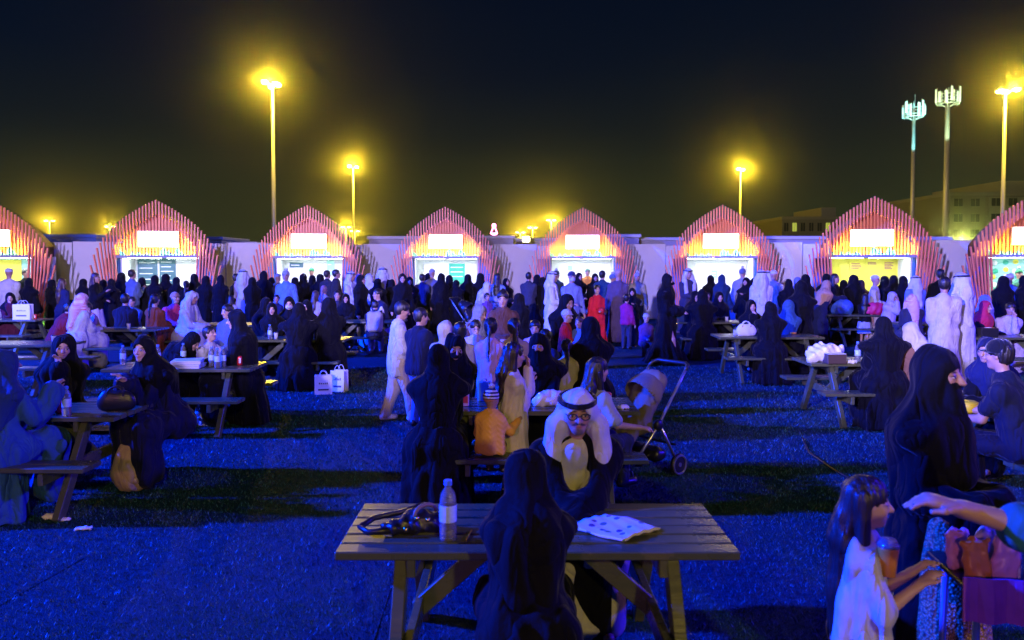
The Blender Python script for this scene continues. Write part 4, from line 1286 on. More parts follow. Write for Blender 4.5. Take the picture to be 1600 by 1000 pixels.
        if w == 'beanie':
            F = Fig(); F.ell(H(0, 0.15, 1.38), np.array((0.34, 0.34, 0.32))*q, k=0.01)
            me, V = F.mesh("pompom", 0.012, (), amp=0.008, wl=0.03, vert=1.0); out.append(("pompom", me, "knit"))
    if hair:
        F = Fig(); fi = [(hd-1.3*q, hd+1.3*q, hcell)]
        e = lambda c, r, k_, mode='add': F.ell(H(*c), np.array(r)*q, Rh, k_*q, mode)
        e((0, 0.18, 0.30), (0.76, 0.90, 0.82), 0.1)
        e((0, 0.35, -0.15), (0.68, 0.62, 0.62), 0.2)
        e((0, -0.95, -0.22), (0.66, 0.72, 0.74), 0.12, 'sub')
        for s in (-1, 1): e((s*0.75, -0.15, -0.45), (0.3, 0.42, 0.45), 0.08, 'sub')
        if hair in ('long', 'veil'):
            L_ = hairlen*h
            bk = nb - fw*0.055*h
            F.cap(H(0, 0.45, 0.2), bk, 0.62*q, 0.70*q, k=0.2*q)
            F.cap(bk, bk + np.array([0, 0.02*h, -L_*0.55]), 0.72*q, 0.72*q, k=0.2*q, flat=((0, 1, 0), 0.55))
            F.cap(bk + np.array([0, 0.02*h, -L_*0.5]), bk + np.array([0, 0.03*h, -L_]), 0.70*q, 0.40*q, k=0.2*q, flat=((0, 1, 0), 0.55))
            for s in (-1, 1): F.cap(H(s*0.52, 0.30, 0.1), nb + np.array([s*0.05*h, 0.0, 0.0]), 0.28*q, 0.30*q, k=0.2*q)
        elif hair in ('braid', 'pony'):
            e((0, 0.98, 0.25), (0.26, 0.22, 0.26), 0.1)
            p0 = H(0, 1.05, 0.15); p1 = nb - fw*0.14*h; p2 = nb - fw*0.095*h + np.array([0, 0.015*h, -hairlen*h])
            n = 14
            for i in range(n):
                t_ = i/(n-1); p = p0*(1-t_)**2 + 2*p1*t_*(1-t_) + p2*t_*t_
                r_ = (0.24-0.12*t_)*q if hair == 'braid' else (0.30-0.15*abs(t_-0.4))*q
                F.ell(p, (r_, r_*0.85, r_*1.35), k=0.02 if hair == 'pony' else 0.006)
        elif hair == 'bun':
            e((0, 0.85, 0.75), (0.36, 0.36, 0.34), 0.08)
        me, V = F.mesh("hair", cell if hair not in ('short', 'bun') else hcell*1.2, fi, amp=0.004, wl=0.035, vert=8.0, seed=seed)
        out.append(("hair", me, "hair"))
    return out

GEO = {}
DEFC = {'person': SKIN, 'hair': (0.012, 0.009, 0.008), 'robe': BLACK, 'headscarf': BLACK, 'face_mask': BLACK, 'headcloth': WHITE, 'head_rope': BLACK,
        'trousers': (0.03, 0.035, 0.06), 'shoe': (0.02, 0.02, 0.02), 'dress': (0.40, 0.30, 0.18), 'shirt': WHITE, 'tee': WHITE, 'jacket': (0.03, 0.03, 0.05), 'sweater': (0.1, 0.12, 0.2), 'vest': (0.02, 0.02, 0.04),
        'bisht': BLACK, 'skirt': (0.4, 0.38, 0.42), 'beanie': (0.3, 0.3, 0.3), 'pompom': (0.45, 0.45, 0.5), 'cap': (0.2, 0.2, 0.22), 'hood': WHITE, 'glasses': BLACK}

def person(px, Y, rot, geo, label, cols=None, scale=1.0, z=0.0, group=None, X=None, mats=None):
    """geo: key of a figure made before, or a dict of figure() settings"""
    key = geo if isinstance(geo, str) else repr(sorted(geo.items(), key=str))
    if key not in GEO:
        GEO[key] = figure(**geo)
    cols = cols or {}
    root = None
    for (nm, me, mt) in GEO[key]:
        if not me.materials: me.materials.append(MAT[mt])
        o = bpy.data.objects.new(nm, me); COL.objects.link(o)
        c = cols.get(nm, DEFC[nm]); o.color = (c[0], c[1], c[2], 1)
        if mats and nm in mats:
            o.material_slots[0].link = 'OBJECT'; o.material_slots[0].material = MAT[mats[nm]]
        if root is None:
            root = o
            o.location = (PX(px, Y) if X is None else X, Y, z); o.rotation_euler = (0, 0, R(rot)); o.scale = (scale,)*3
            tag(o, label, "person", group)
        else: o.parent = root
    return root

def defgeo(name, **kw):
    GEO[name] = figure(**kw)
# ================================================================== picnic tables
TABLES = {  # x, y of the centre, label
 'A': (0.11, 3.66, "nearest timber picnic table, with water bottle, black bag and printed cloth on it"),
 'B': (-4.10, 6.60, "picnic table at left picture edge holding a black handbag and two bottles"),
 'C': (-3.97, 9.45, "picnic table with white flat boxes and several bottles, left of centre"),
 'D': (-7.75, 12.15, "empty picnic table at left edge with yellow-lit top and bench"),
 'E': (-7.60, 14.85, "picnic table where a white-robed man in red headcloth sits"),
 'F': (-11.30, 17.30, "farthest left picnic table carrying a white paper shopping bag"),
 'G': (-3.60, 12.90, "picnic table ringed by women in black, two paper bags beside it"),
 'R': (-3.20, 16.90, "picnic table of the seated man in navy vest and backpack wearer"),
 'H': (0.20, 6.85, "picnic table in picture centre with juice carton and crumpled plastic bag"),
 'I': (0.05, 9.40, "picnic table crowded by children behind the central table"),
 'J': (4.60, 9.95, "picnic table with white plastic bag, dark box and bottle"),
 'K': (4.40, 13.40, "picnic table with a small white handbag and yellow-lit top"),
 'L': (4.40, 16.70, "picnic table carrying an orange paper bag, below the sixth stall"),
 'M': (8.50, 19.00, "far right picnic table with red bag and blue bag on it"),
 'N': (8.50, 13.30, "picnic table with a dark tissue box near the right edge"),
 'O': (4.75, 6.60, "picnic table hidden behind the tall face-veiled woman at right"),
 'V': (-5.60, 16.00, "picnic table beside the white-robed man facing right"),
 'W': (8.90, 16.20, "picnic table of the man in red checked scarf, far right"),
}
TW, TD, TH, BH, BO = 1.76, 0.70, 0.75, 0.45, 0.66
def make_table_meshes():
    d = {}
    bw = TD/6
    d['board'] = MB().box((-TW/2, -bw/2+0.008, -0.038), (TW/2, bw/2-0.008, 0), bev=0.005).mesh("board")
    d['bench_board'] = MB().box((-TW/2, -0.063, -0.038), (TW/2, 0.063, 0), bev=0.005).mesh("bench_board")
    for s in (-1, 1):
        d['leg%d' % s] = MB().beam((0, s*0.22, TH-0.045), (0, s*0.66, 0.0), 0.09, 0.056, 0.004, up=(1, 0, 0)).mesh("leg")
    d['cross'] = MB().box((-0.021, -BO-0.13, BH-0.135), (0.021, BO+0.13, BH-0.042), bev=0.005).mesh("cross_beam")
    d['cleat'] = MB().box((-0.02, -TD/2+0.03, TH-0.125), (0.02, TD/2-0.03, TH-0.040), bev=0.005).mesh("cleat")
    for s in (-1, 1):
        d['brace%d' % s] = MB().beam((s*0.56, 0, BH-0.10), (s*0.16, 0, TH-0.045), 0.085, 0.035, 0.004, up=(0, 1, 0)).mesh("brace")
    d['rail'] = MB().box((-0.16, -TD/2+0.05, TH-0.10), (-0.12, TD/2-0.05, TH-0.041)).mesh("centre_cleat")
    for m in d.values(): m.materials.append(MAT["timber"])
    return d
TM = make_table_meshes()
def picnic_table(key):
    x, y, lab = TABLES[key]
    root = empty("picnic_table", (x, y, 0), R(random.uniform(-1.0, 1.0) if key not in 'AH' else 0))
    tag(root, lab, "picnic table", "timber picnic tables")
    def p(name, me, loc=(0, 0, 0)):
        o = link(name, me, None, root); o.location = loc; return o
    bw = TD/6
    for i in range(6): p("board", TM['board'], (0, -TD/2 + bw*(i+0.5), TH + random.uniform(-.0015, .0015)))
    for s in (-1, 1):
        for j in (-1, 1): p("bench_board", TM['bench_board'], (0, s*BO + j*0.0675, BH))
    for ex in (-0.60, 0.60):
        for s in (-1, 1): p("leg", TM['leg%d' % s], (ex, 0, 0))
        p("cross_beam", TM['cross'], (ex + (0.0495 if ex < 0 else -0.0495), 0, 0)); p("cleat", TM['cleat'], (ex + (0.0485 if ex < 0 else -0.0485), 0, 0))
    for s in (-1, 1): p("brace", TM['brace%d' % s])
    p("centre_cleat", TM['rail'])
    return root
for k_ in TABLES: picnic_table(k_)

# ================================================================== small things
def prop_materials():
    m, t, b = new_mat("clear_plastic")
    b.inputs["Base Color"].default_value = (0.93, 0.96, 1, 1); b.inputs["Roughness"].default_value = 0.06
    b.inputs["Transmission Weight"].default_value = 0.88; b.inputs["IOR"].default_value = 1.33
    n = noise_node(t, 40.0); bump(t, b, n.outputs["Fac"], 0.5, 0.01)
    simple("bottle_label", (0.45, 0.62, 0.80), 0.4, 0.35, 70.0); simple("bottle_cap", (0.08, 0.22, 0.65), 0.4)
    simple("can_red", (0.55, 0.02, 0.02), 0.3, 0.25, 40.0, metal=0.3); simple("paper_white", (0.74, 0.73, 0.72), 0.7, 0.06, 5.0, bs=0.2, bscale=8)
    simple("print_ink", (0.05, 0.04, 0.08), 0.6); simple("paper_orange", (0.75, 0.20, 0.05), 0.6, 0.08); simple("paper_blue", (0.10, 0.38, 0.65), 0.6, 0.1)
    simple("plastic_film", (0.72, 0.70, 0.72), 0.25, 0.12, 20.0, bs=0.6, bscale=25); simple("gold", (0.75, 0.48, 0.15), 0.25, 0.1, 8, metal=1.0)
    simple("bag_black", (0.012, 0.012, 0.018), 0.35, 0.2, 20.0, bs=0.2, bscale=80); simple("bag_tan", (0.20, 0.13, 0.07), 0.5, 0.2)
    simple("beige_fabric", (0.17, 0.14, 0.10), 0.85, 0.15, 20.0, bs=0.2, bscale=90); simple("alu", (0.62, 0.63, 0.65), 0.3, 0.08, 6.0, metal=0.9)
    simple("yellow_plastic", (0.85, 0.62, 0.02), 0.4, 0.1); simple("magenta_bag", (0.55, 0.02, 0.12), 0.5, 0.15); simple("red_plastic", (0.62, 0.03, 0.04), 0.4, 0.1)
    simple("grey_fabric", (0.30, 0.27, 0.26), 0.85, 0.2, 12.0, bs=0.2, bscale=70); simple("brown_box", (0.07, 0.04, 0.03), 0.6, 0.2)
    simple("snack_orange", (0.75, 0.28, 0.03), 0.35, 0.3, 12.0); simple("snack_pink", (0.75, 0.35, 0.50), 0.35, 0.3, 12.0); simple("snack_white", (0.75, 0.68, 0.66), 0.4, 0.2, 12.0)
    simple("checker_purple", (0.28, 0.06, 0.35), 0.5, 0.4, 14.0)
    m, t, b = new_mat("printed_scarf")
    tc = t.nodes.new("ShaderNodeTexCoord"); vo = t.nodes.new("ShaderNodeTexVoronoi"); vo.inputs["Scale"].default_value = 16.0
    t.links.new(tc.outputs["Object"], vo.inputs["Vector"])
    ink = math_node(t, 'LESS_THAN', vo.outputs["Distance"], 0.27)
    c = mix_col(t, ink, (0.72, 0.70, 0.72), mix_col(t, 0.8, vo.outputs["Color"], (0.05, 0.05, 0.12)))
    t.links.new(c, b.inputs["Base Color"]); b.inputs["Roughness"].default_value = 0.8
prop_materials()

BOT = {}
def bottle(x, y, z, label, sc=1.0, cap="bottle_cap"):
    if not BOT:
        BOT['body'] = MB().lathe([(0.0290, 0), (0.032, 0.006), (0.032, 0.055), (0.0305, 0.06), (0.032, 0.066), (0.032, 0.135), (0.0300, 0.142), (0.031, 0.15), (0.026, 0.175), (0.0125, 0.195), (0.0125, 0.203)], 20).mesh("bottle", True)
        BOT['label'] = MB().lathe([(0.0325, 0.070), (0.0327, 0.072), (0.0327, 0.130), (0.0325, 0.132)], 20).mesh("paper_label", True)
        BOT['cap'] = MB().lathe([(0.0150, 0.2035), (0.0155, 0.206), (0.0155, 0.220), (0.0135, 0.223)], 16).mesh("cap")
        BOT['body'].materials.append(MAT["clear_plastic"]); BOT['label'].materials.append(MAT["bottle_label"]); BOT['cap'].materials.append(MAT["bottle_cap"])
    r = empty("water_bottle", (x, y, z), random.random()*6); r.scale = (sc,)*3
    tag(r, label, "bottle", "water bottles on the tables")
    link("bottle_body", BOT['body'], None, r); link("paper_label", BOT['label'], None, r); link("cap", BOT['cap'], None, r)
CAN = {}
def can(x, y, z, label):
    if not CAN:
        CAN['b'] = MB().lathe([(0.024, 0), (0.032, 0.008), (0.033, 0.012), (0.033, 0.104), (0.027, 0.116)], 18).mesh("can_body", True); CAN['b'].materials.append(MAT["can_red"])
        CAN['t'] = MB().lathe([(0.0265, 0.1165), (0.0275, 0.1185), (0.0255, 0.1165)], 18).mesh("can_lid"); CAN['t'].materials.append(MAT["alu"])
        CAN['s'] = MB().box((-0.012, -0.0338, 0.03), (0.012, -0.0331, 0.09)).mesh("can_print"); CAN['s'].materials.append(MAT["paper_white"])
    r = empty("drink_can", (x, y, z), random.uniform(-.5, .5)); tag(r, label, "can", "red drink cans")
    for n, k in (("can_body", 'b'), ("can_lid", 't'), ("can_print", 's')): link(n, CAN[k], None, r)

def paper_bag(x, y, z, w, d, h, rz, label, mat="paper_white", ink=True, cat="shopping bag"):
    r = empty("paper_bag", (x, y, z), R(rz)); tag(r, label, cat, "paper shopping bags")
    t = 0.006; m = MB()
    # open box with creased sides
    vs = [(-w/2,-d/2,0),(w/2,-d/2,0),(w/2,d/2,0),(-w/2,d/2,0),(-w/2,-d/2,h),(w/2,-d/2,h),(w/2,d/2,h),(-w/2,d/2,h),(-w/2+0.02,0,h*0.97),(w/2-0.02,0,h*0.97),
          (-w/2+t,-d/2+t,h),(w/2-t,-d/2+t,h),(w/2-t,d/2-t,h),(-w/2+t,d/2-t,h),(-w/2+0.026,0,h*0.97),(w/2-0.026,0,h*0.97)]
    fs = [(0,3,2,1),(0,1,5,4),(2,3,7,6),(1,2,6,9,5),(3,0,4,8,7),(4,5,11,10),(6,7,13,12),(5,9,15,11),(9,6,12,15),(7,8,14,13),(8,4,10,14)]
    m.add(vs, fs); m.add([(-w/2+t,-d/2+t,h*0.5),(w/2-t,-d/2+t,h*0.5),(w/2-t,d/2-t,h*0.5),(-w/2+t,d/2-t,h*0.5)], [(0,1,2,3)])
    m.build("bag_body", MAT[mat], r)
    for s in (-1, 1):
        m = MB(); m.tube([(0.22*w*math.cos(a), s*(d/2-0.012), h-0.02+0.30*h*math.sin(a)) for a in [i*math.pi/8 for i in range(9)]], 0.004, 6); m.build("bag_handle", MAT["paper_white" if mat != "paper_orange" else "print_ink"], r)
    if ink:
        rr = random.Random(int(x*100)); y0 = -d/2-0.002
        for i in range(5):
            u = -0.25*w + i*0.11*w; m = MB(); m.box((u, y0, h*0.55), (u+0.07*w, y0+0.0012, h*0.55+0.09*h*rr.uniform(0.5, 1.2))); m.build("print_mark", MAT["print_ink"], r)
        m = MB(); m.box((-0.3*w, y0, h*0.22), (0.3*w, y0+0.0012, h*0.30)); m.build("print_mark", MAT["print_ink"], r)
    return r

def crumple(name, x, y, z, rx, ry, rz, label, mat, cat, amp=0.02, wl=0.07, seed=1, cell=0.012):
    F = Fig(); F.ell((0, 0, rz*0.8), (rx, ry, rz), k=0.01); F.ell((rx*0.5, ry*0.1, rz*0.7), (rx*0.6, ry*0.7, rz*1.1), k=0.03); F.ell((-rx*0.5, -ry*0.1, rz*0.5), (rx*0.7, ry*0.8, rz*0.7), k=0.03)
    F.below((0, 0, 0), (0, 0, -1))
    me, V = F.mesh(name, cell, (), amp=amp, wl=wl, seed=seed, vert=1.0); me.materials.append(MAT[mat])
    o = link(name, me); o.location = (x, y, z); tag(o, label, cat); return o

def handbag(x, y, z, rz, w, h, label, mat="bag_black", name="handbag"):
    r = empty(name, (x, y, z), R(rz)); tag(r, label, "handbag")
    F = Fig(); F.cap((-w*0.32, 0, h*0.40), (w*0.32, 0, h*0.40), h*0.42, k=0.02, flat=((0, 1, 0), 0.55)); F.cap((-w*0.22, 0, h*0.75), (w*0.22, 0, h*0.75), h*0.22, k=0.06, flat=((0, 1, 0), 0.5)); F.below((0, 0, 0), (0, 0, -1))
    me, V = F.mesh("bag_body", 0.011, (), amp=0.002, wl=0.12); me.materials.append(MAT[mat]); link("bag_body", me, None, r)
    for s in (-1, 1):
        m = MB(); m.tube([(0.26*w*math.cos(a), s*0.03, h*0.85+0.42*h*math.sin(a)) for a in [i*math.pi/8 for i in range(9)]], 0.007, 6); m.build("bag_handle", MAT[mat], r, smooth=True)
        m = MB(); m.tube([(s*0.26*w, -0.035, h*0.80), (s*0.26*w, -0.035, h*0.90)], 0.009, 6); m.build("buckle", MAT["gold"], r)
    return r

def small_things():
    T = lambda k: TABLES[k]
    zt = TH + 0.001
    # nearest table
    bottle(PX(699, 3.47), 3.47, zt, "water bottle with blue cap standing on the nearest table", 1.22)
    # slumped black bag with metal fittings
    r = empty("shoulder_bag", (PX(640, 3.5), 3.56, zt), R(8)); tag(r, "black shoulder bag with gold fittings lying on the nearest table", "bag")
    F = Fig(); F.cap((-0.08, 0, 0.03), (0.12, 0.02, 0.03), 0.055, k=0.03, flat=((0, 0, 1), 0.7)); F.ell((0.03, 0.02, 0.055), (0.08, 0.06, 0.045), k=0.03); F.below((0, 0, 0), (0, 0, -1))
    me, V = F.mesh("bag_body", 0.010, (), amp=0.006, wl=0.06, vert=1.0); me.materials.append(MAT["bag_black"]); link("bag_body", me, None, r)
    m = MB(); m.tube([(-0.08, -0.04, 0.03), (-0.20, -0.03, 0.02), (-0.24, 0.02, 0.03), (-0.18, 0.08, 0.05), (-0.05, 0.09, 0.07), (0.06, 0.06, 0.11)], 0.014, 8); m.build("strap", MAT["bag_black"], r, smooth=True)
    m = MB(); m.tube([(0.06+0.05*math.cos(a), 0.01+0.03*math.cos(a), 0.085+0.04*math.sin(a)) for a in [i*math.pi/8 for i in range(13)]], 0.010, 8); m.build("bag_handle", MAT["bag_tan"], r, smooth=True)
    for p in ((0.02, -0.045, 0.08), (-0.03, -0.055, 0.035), (0.07, -0.04, 0.07)):
        m = MB(); m.sphere(p, 0.013, 8, 6); m.build("metal_fitting", MAT["gold"], r, smooth=True)
    # printed cloth spread on the table
    rng = np.random.default_rng(5); n = 18; vs = []; fs = []
    cx, cy = PX(962, 3.58), 3.60
    for i in range(n):
        for j in range(n):
            u, v = i/(n-1), j/(n-1)
            x = (u-0.5)*0.30 + 0.05*(v-0.5); y = (v-0.5)*0.26
            a = R(-38); X_, Y_ = x*math.cos(a)-y*math.sin(a), x*math.sin(a)+y*math.cos(a)
            z = 0.010 + 0.010*max(0, math.sin(7*u+3*v)) * (1-abs(2*v-1)**3) + 0.006*math.sin(11*v+5*u)**2 + 0.035*max(0, v-0.5)*max(0, 1-abs(u-0.4)*3)
            vs.append((X_, Y_, z))
    nb_ = len(vs); vs += [(p[0], p[1], max(0.001, p[2]-0.009)) for p in vs]
    for i in range(n-1):
        for j in range(n-1):
            q = (i*n+j, (i+1)*n+j, (i+1)*n+j+1, i*n+j+1); fs.append(q); fs.append(tuple(k+nb_ for k in q[::-1]))
    for i in range(n-1):
        for (a, b_) in ((i, i+1), ((n-1)*n+i+1, (n-1)*n+i)): fs.append((a, b_, b_+nb_, a+nb_))
        for (a, b_) in (((i+1)*n, i*n), (i*n+n-1, (i+1)*n+n-1)): fs.append((a, b_, b_+nb_, a+nb_))
    o = MB().add(vs, fs).build("printed_cloth", MAT["printed_scarf"], smooth=True); o.location = (cx, cy, zt); tag(o, "white cloth with dark printed motifs folded on the nearest table", "cloth")
    m = MB(); m.tube([(0, 0, 0.004), (0.02, 0.13, 0.004)], 0.0035, 6); o = m.build("drinking_straw", MAT["yellow_plastic"]); o.location = (PX(728, 3.5), 3.45, zt); tag(o, "thin yellow straw lying beside the bottle on the nearest table", "straw")
    # table B
    bottle(PX(71, 6.35), 6.36, zt, "left of two water bottles on the table at the left edge", 1.05); bottle(PX(100, 6.3), 6.30, zt, "right and fuller of two water bottles on the table at the left edge", 1.1)
    can(PX(86, 6.4), 6.42, zt, "red drink can between two bottles at the left edge")
    handbag(PX(181, 6.55), 6.52, zt, 10, 0.25, 0.165, "black leather handbag with round handles on the left-edge table")
    # table C
    for i, (px, y, lb) in enumerate(((190, 9.5, "water bottle at the left end of the table with flat boxes"), (245, 9.55, "water bottle just left of the white flat boxes"), (285, 9.75, "water bottle standing behind the white flat boxes"),
                                     (329, 9.35, "first from left of three clustered bottles right of the flat boxes"), (338, 9.2, "middle of three clustered bottles right of the flat boxes"), (347, 9.3, "rightmost of three clustered bottles right of the flat boxes"))):
        bottle(PX(px, y), y, zt, lb, 1.08)
    can(PX(237, 9.35), 9.3, zt, "red drink can left of the white flat boxes"); can(PX(373, 9.45), 9.45, zt, "red drink can at the right end of the flat-box table")
    for i, (w, lb) in enumerate(((0.36, "lower of two white flat food boxes on the table left of centre"), (0.33, "upper of two white flat food boxes, slightly turned"))):
        r = empty("food_box", (PX(293, 9.3), 9.27, zt + i*0.047), R(4+i*9)); tag(r, lb, "box", "white flat food boxes")
        m = MB(); m.box((-w/2, -0.15, 0), (w/2, 0.15, 0.028), bev=0.003); m.build("box_tray", MAT["paper_white"], r)
        m = MB(); m.box((-w/2-0.003, -0.153, 0.029), (w/2+0.003, 0.153, 0.045), bev=0.004); m.build("box_lid", MAT["paper_white"], r)
    # tables H and I
    m = MB(); m.box((-0.03, -0.02, 0), (0.03, 0.02, 0.125), bev=0.004)
    o = m.build("juice_carton", MAT["snack_pink"]); o.location = (PX(727, 6.75), 6.75, zt); tag(o, "small pink juice carton on the central table", "carton")
    m = MB(); m.tube([(0, 0, 0.1255), (0.004, 0, 0.15), (0.03, 0, 0.165)], 0.0025, 6); m.build("straw", MAT["paper_white"], o)
    m = MB(); m.box((-0.02, -0.0215, 0.03), (0.02, -0.0206, 0.09)); m.build("carton_print", MAT["red_plastic"], o)
    crumple("plastic_bag", PX(858, 6.8), 6.80, zt, 0.13, 0.09, 0.07, "crumpled clear pink plastic bag on the central table", "plastic_film", "plastic bag", 0.010, 0.08, 4)
    paper_bag(PX(757, 7.05), 7.02, zt, 0.12, 0.07, 0.17, 10, "small blue gift bag on the central table", "paper_blue", False)
    r = empty("drinking_cup", (PX(950, 6.7), 6.72, zt)); tag(r, "white cup with red lid beside the long-haired girl", "cup")
    MB().lathe([(0.028, 0), (0.038, 0.10)], 14).build("cup_body", MAT["paper_white"], r, smooth=True); MB().lathe([(0.040, 0.101), (0.040, 0.11), (0.03, 0.125)], 14).build("cup_lid", MAT["red_plastic"], r)
    crumple("paper_napkin", PX(975, 6.6), 6.62, zt, 0.04, 0.03, 0.015, "small white napkin near the right end of the central table", "paper_white", "napkin", 0.006, 0.04, 2, 0.009)
    # table F, K, J, L, M, N
    paper_bag(PX(37, 17.2), 17.15, zt, 0.36, 0.16, 0.34, 5, "white paper bag with dark print on the farthest left table")
    can(PX(54, 17.2), 17.2, zt, "red drink cup right of the white paper bag, far left")
    handbag(PX(1168, 13.2), 13.25, zt, 0, 0.27, 0.20, "small white handbag on table in front of a black-robed woman", "paper_white")
    crumple("plastic_bag", PX(1293, 9.75), 9.8, zt, 0.21, 0.13, 0.13, "white plastic bag with food slumped on the right-hand table", "plastic_film", "plastic bag", 0.018, 0.13, 8)
    r = empty("tissue_box", (PX(1308, 9.6), 9.64, zt), R(2)); tag(r, "dark brown box in front of the white plastic bag", "box")
    MB().box((-0.12, -0.08, 0), (0.12, 0.08, 0.12), bev=0.006).build("box_body", MAT["brown_box"], r); MB().box((-0.115, -0.075, 0.121), (0.115, 0.075, 0.127)).build("box_rim", MAT["paper_white"], r)
    bottle(PX(1341, 9.8), 9.78, zt, "water bottle beside the dark brown box", 1.15)
    crumple("paper_napkin", PX(1330, 9.7), 9.64, zt, 0.05, 0.03, 0.02, "white napkin right of the dark brown box", "paper_white", "napkin", 0.008, 0.04, 5, 0.009)
    paper_bag(PX(1063, 16.9), 16.9, zt, 0.26, 0.14, 0.28, -4, "bright orange paper bag on the table below the sixth stall", "paper_orange", False)
    crumple("duffel_bag", PX(1367, 18.8), 18.8, zt, 0.28, 0.15, 0.17, "magenta soft bag on the far right table", "magenta_bag", "bag", 0.008, 0.1, 3, 0.02)
    crumple("duffel_bag", PX(1317, 18.9), 18.9, zt, 0.24, 0.15, 0.20, "blue soft bag on the far right table", "tarp_blue", "bag", 0.008, 0.1, 6, 0.02)
    r = empty("tissue_box", (PX(1548, 13.1), 13.15, zt), R(-3)); tag(r, "black tissue box on the table near the right edge", "box")
    MB().box((-0.14, -0.08, 0), (0.14, 0.08, 0.15), bev=0.008).build("box_body", MAT["bag_black"], r); MB().box((-0.05, -0.02, 0.151), (0.05, 0.02, 0.157)).build("box_slot", MAT["paper_white"], r)
    bottle(PX(747, 13.1), 12.75, zt, "water bottle on the table of the women in black", 1.1)
    bottle(PX(418, 12.6), 12.7, zt, "water bottle in front of the round-faced woman in black", 1.1)
    # bags on the turf
    paper_bag(PX(504, 11.8), 11.8, 0.002, 0.26, 0.14, 0.29, 12, "nearer of two white paper bags standing on the turf")
    paper_bag(PX(529, 12.05), 12.05, 0.002, 0.23, 0.15, 0.33, -14, "farther of two white paper bags standing on the turf")
    # litter
    for px, y, lb in ((122, 5.75, "white paper scrap on turf under the left-edge bench"), (90, 5.95, "thin white litter strip on turf near the left-edge bench leg"), (70, 6.0, "crumpled blue-white wrapper under the left-edge bench")):
        crumple("litter_scrap", PX(px, y), y, 0.004, 0.05, 0.02, 0.02 if px < 80 else 0.008, lb, "paper_white", "litter", 0.004, 0.04, px, 0.009)
    # yellow bowl in front of the right-edge man
    r = empty("lunch_box", (PX(1527, 6.35), 6.45, zt), R(20)); tag(r, "round yellow plastic tub in front of the man at right edge", "tub")
    MB().lathe([(0.055, 0), (0.075, 0.02), (0.080, 0.07), (0.078, 0.075)], 20).build("tub_body", MAT["yellow_plastic"], r, smooth=True)
    MB().lathe([(0.083, 0.076), (0.083, 0.09), (0.06, 0.1)], 20).build("tub_lid", MAT["yellow_plastic"], r)
    # paper cups and trays left on the tables
    cb = MB().lathe([(0.026, 0), (0.036, 0.095), (0.038, 0.098)], 14).mesh("cup_body", True); cb.materials.append(MAT["paper_white"])
    cl = MB().lathe([(0.039, 0.099), (0.039, 0.106), (0.028, 0.112)], 14).mesh("cup_lid"); cl.materials.append(MAT["bag_black"])
    tb = MB().box((-0.10, -0.07, 0), (0.10, 0.07, 0.012), bev=0.003).mesh("tray_base"); tb.materials.append(MAT["brown_box"])
    tf = MB().sphere((0, 0, 0.03), (0.07, 0.045, 0.022), 10, 6).mesh("fried_food", True); tf.materials.append(MAT["snack_orange"])
    for k, nm_, spots in (('D', "on the empty left-edge table", ((0.5, 0.1),)), ('E', "on the table of the red-checked man", ((0.3, -0.1), (-0.4, 0.12))), ('G', "on the table of women in black", ((-0.3, -0.1), (0.25, 0.15))),
                          ('K', "on the table with the white handbag", ((-0.55, -0.05), (0.5, 0.1))), ('L', "on the table with the orange bag", ((0.2, -0.1),)), ('M', "on the far right table with soft bags", ((0.1, -0.15),)),
                          ('N', "on the table with the black tissue box", ((-0.6, 0.0), (0.45, -0.12))), ('V', "on the table beside the white-robed man", ((0.4, 0.0),)), ('I', "on the children's table", ((-0.45, 0.1), (0.3, -0.1)))):
        for q_, (dx, dy) in enumerate(spots):
            x, y = TABLES[k][0] + dx, TABLES[k][1] + dy
            if q_ == 0:
                r = empty("paper_cup", (x, y, zt)); tag(r, f"white paper cup with black lid {nm_}", "cup", "paper cups"); link("cup_body", cb, None, r); link("cup_lid", cl, None, r)
            else:
                r = empty("food_tray", (x, y, zt), R(20)); tag(r, f"small brown food tray {nm_}", "food tray", "food trays"); link("tray_base", tb, None, r); link("fried_food", tf, None, r)
    # cable over the turf
    m = MB(); m.tube([(PX(1255, 8.8), 8.75, 0.014), (PX(1285, 7.8), 8.1, 0.014), (PX(1315, 7.3), 7.4, 0.014), (PX(1348, 6.9), 7.0, 0.014), (3.6, 6.2, 0.014)], 0.012, 6)
    o = m.build("power_cable", MAT["black_plastic"], smooth=True); tag(o, "black power cable lying across the turf at right", "cable")
small_things()

# ================================================================== pushchairs
def wheel(root, loc, r, name="wheel", rz=0):
    w = empty(name, loc, rz, root)
    MB().lathe([(r*0.80, -0.018), (r*0.97, -0.016), (r, 0), (r*0.97, 0.016), (r*0.80, 0.018)], 20, axis='x').build("tyre", MAT["black_plastic"], w, smooth=True)
    m = MB()
    for i in range(5):
        a = i*2*math.pi/5; m.beam((0, 0, 0), (0, 0.8*r*math.cos(a), 0.8*r*math.sin(a)), 0.022, 0.014, 0.002, up=(1, 0, 0))
    m.lathe([(r*0.2, -0.024), (r*0.2, 0.024)], 12, axis='x'); m.build("rim", MAT["alu"], w)
    MB().tube([(0.02, 0.83*r*math.cos(a), 0.83*r*math.sin(a)) for a in [i*math.pi/10 for i in range(21)]], 0.010, 6, False).build("rim_ring", MAT["alu"], w)

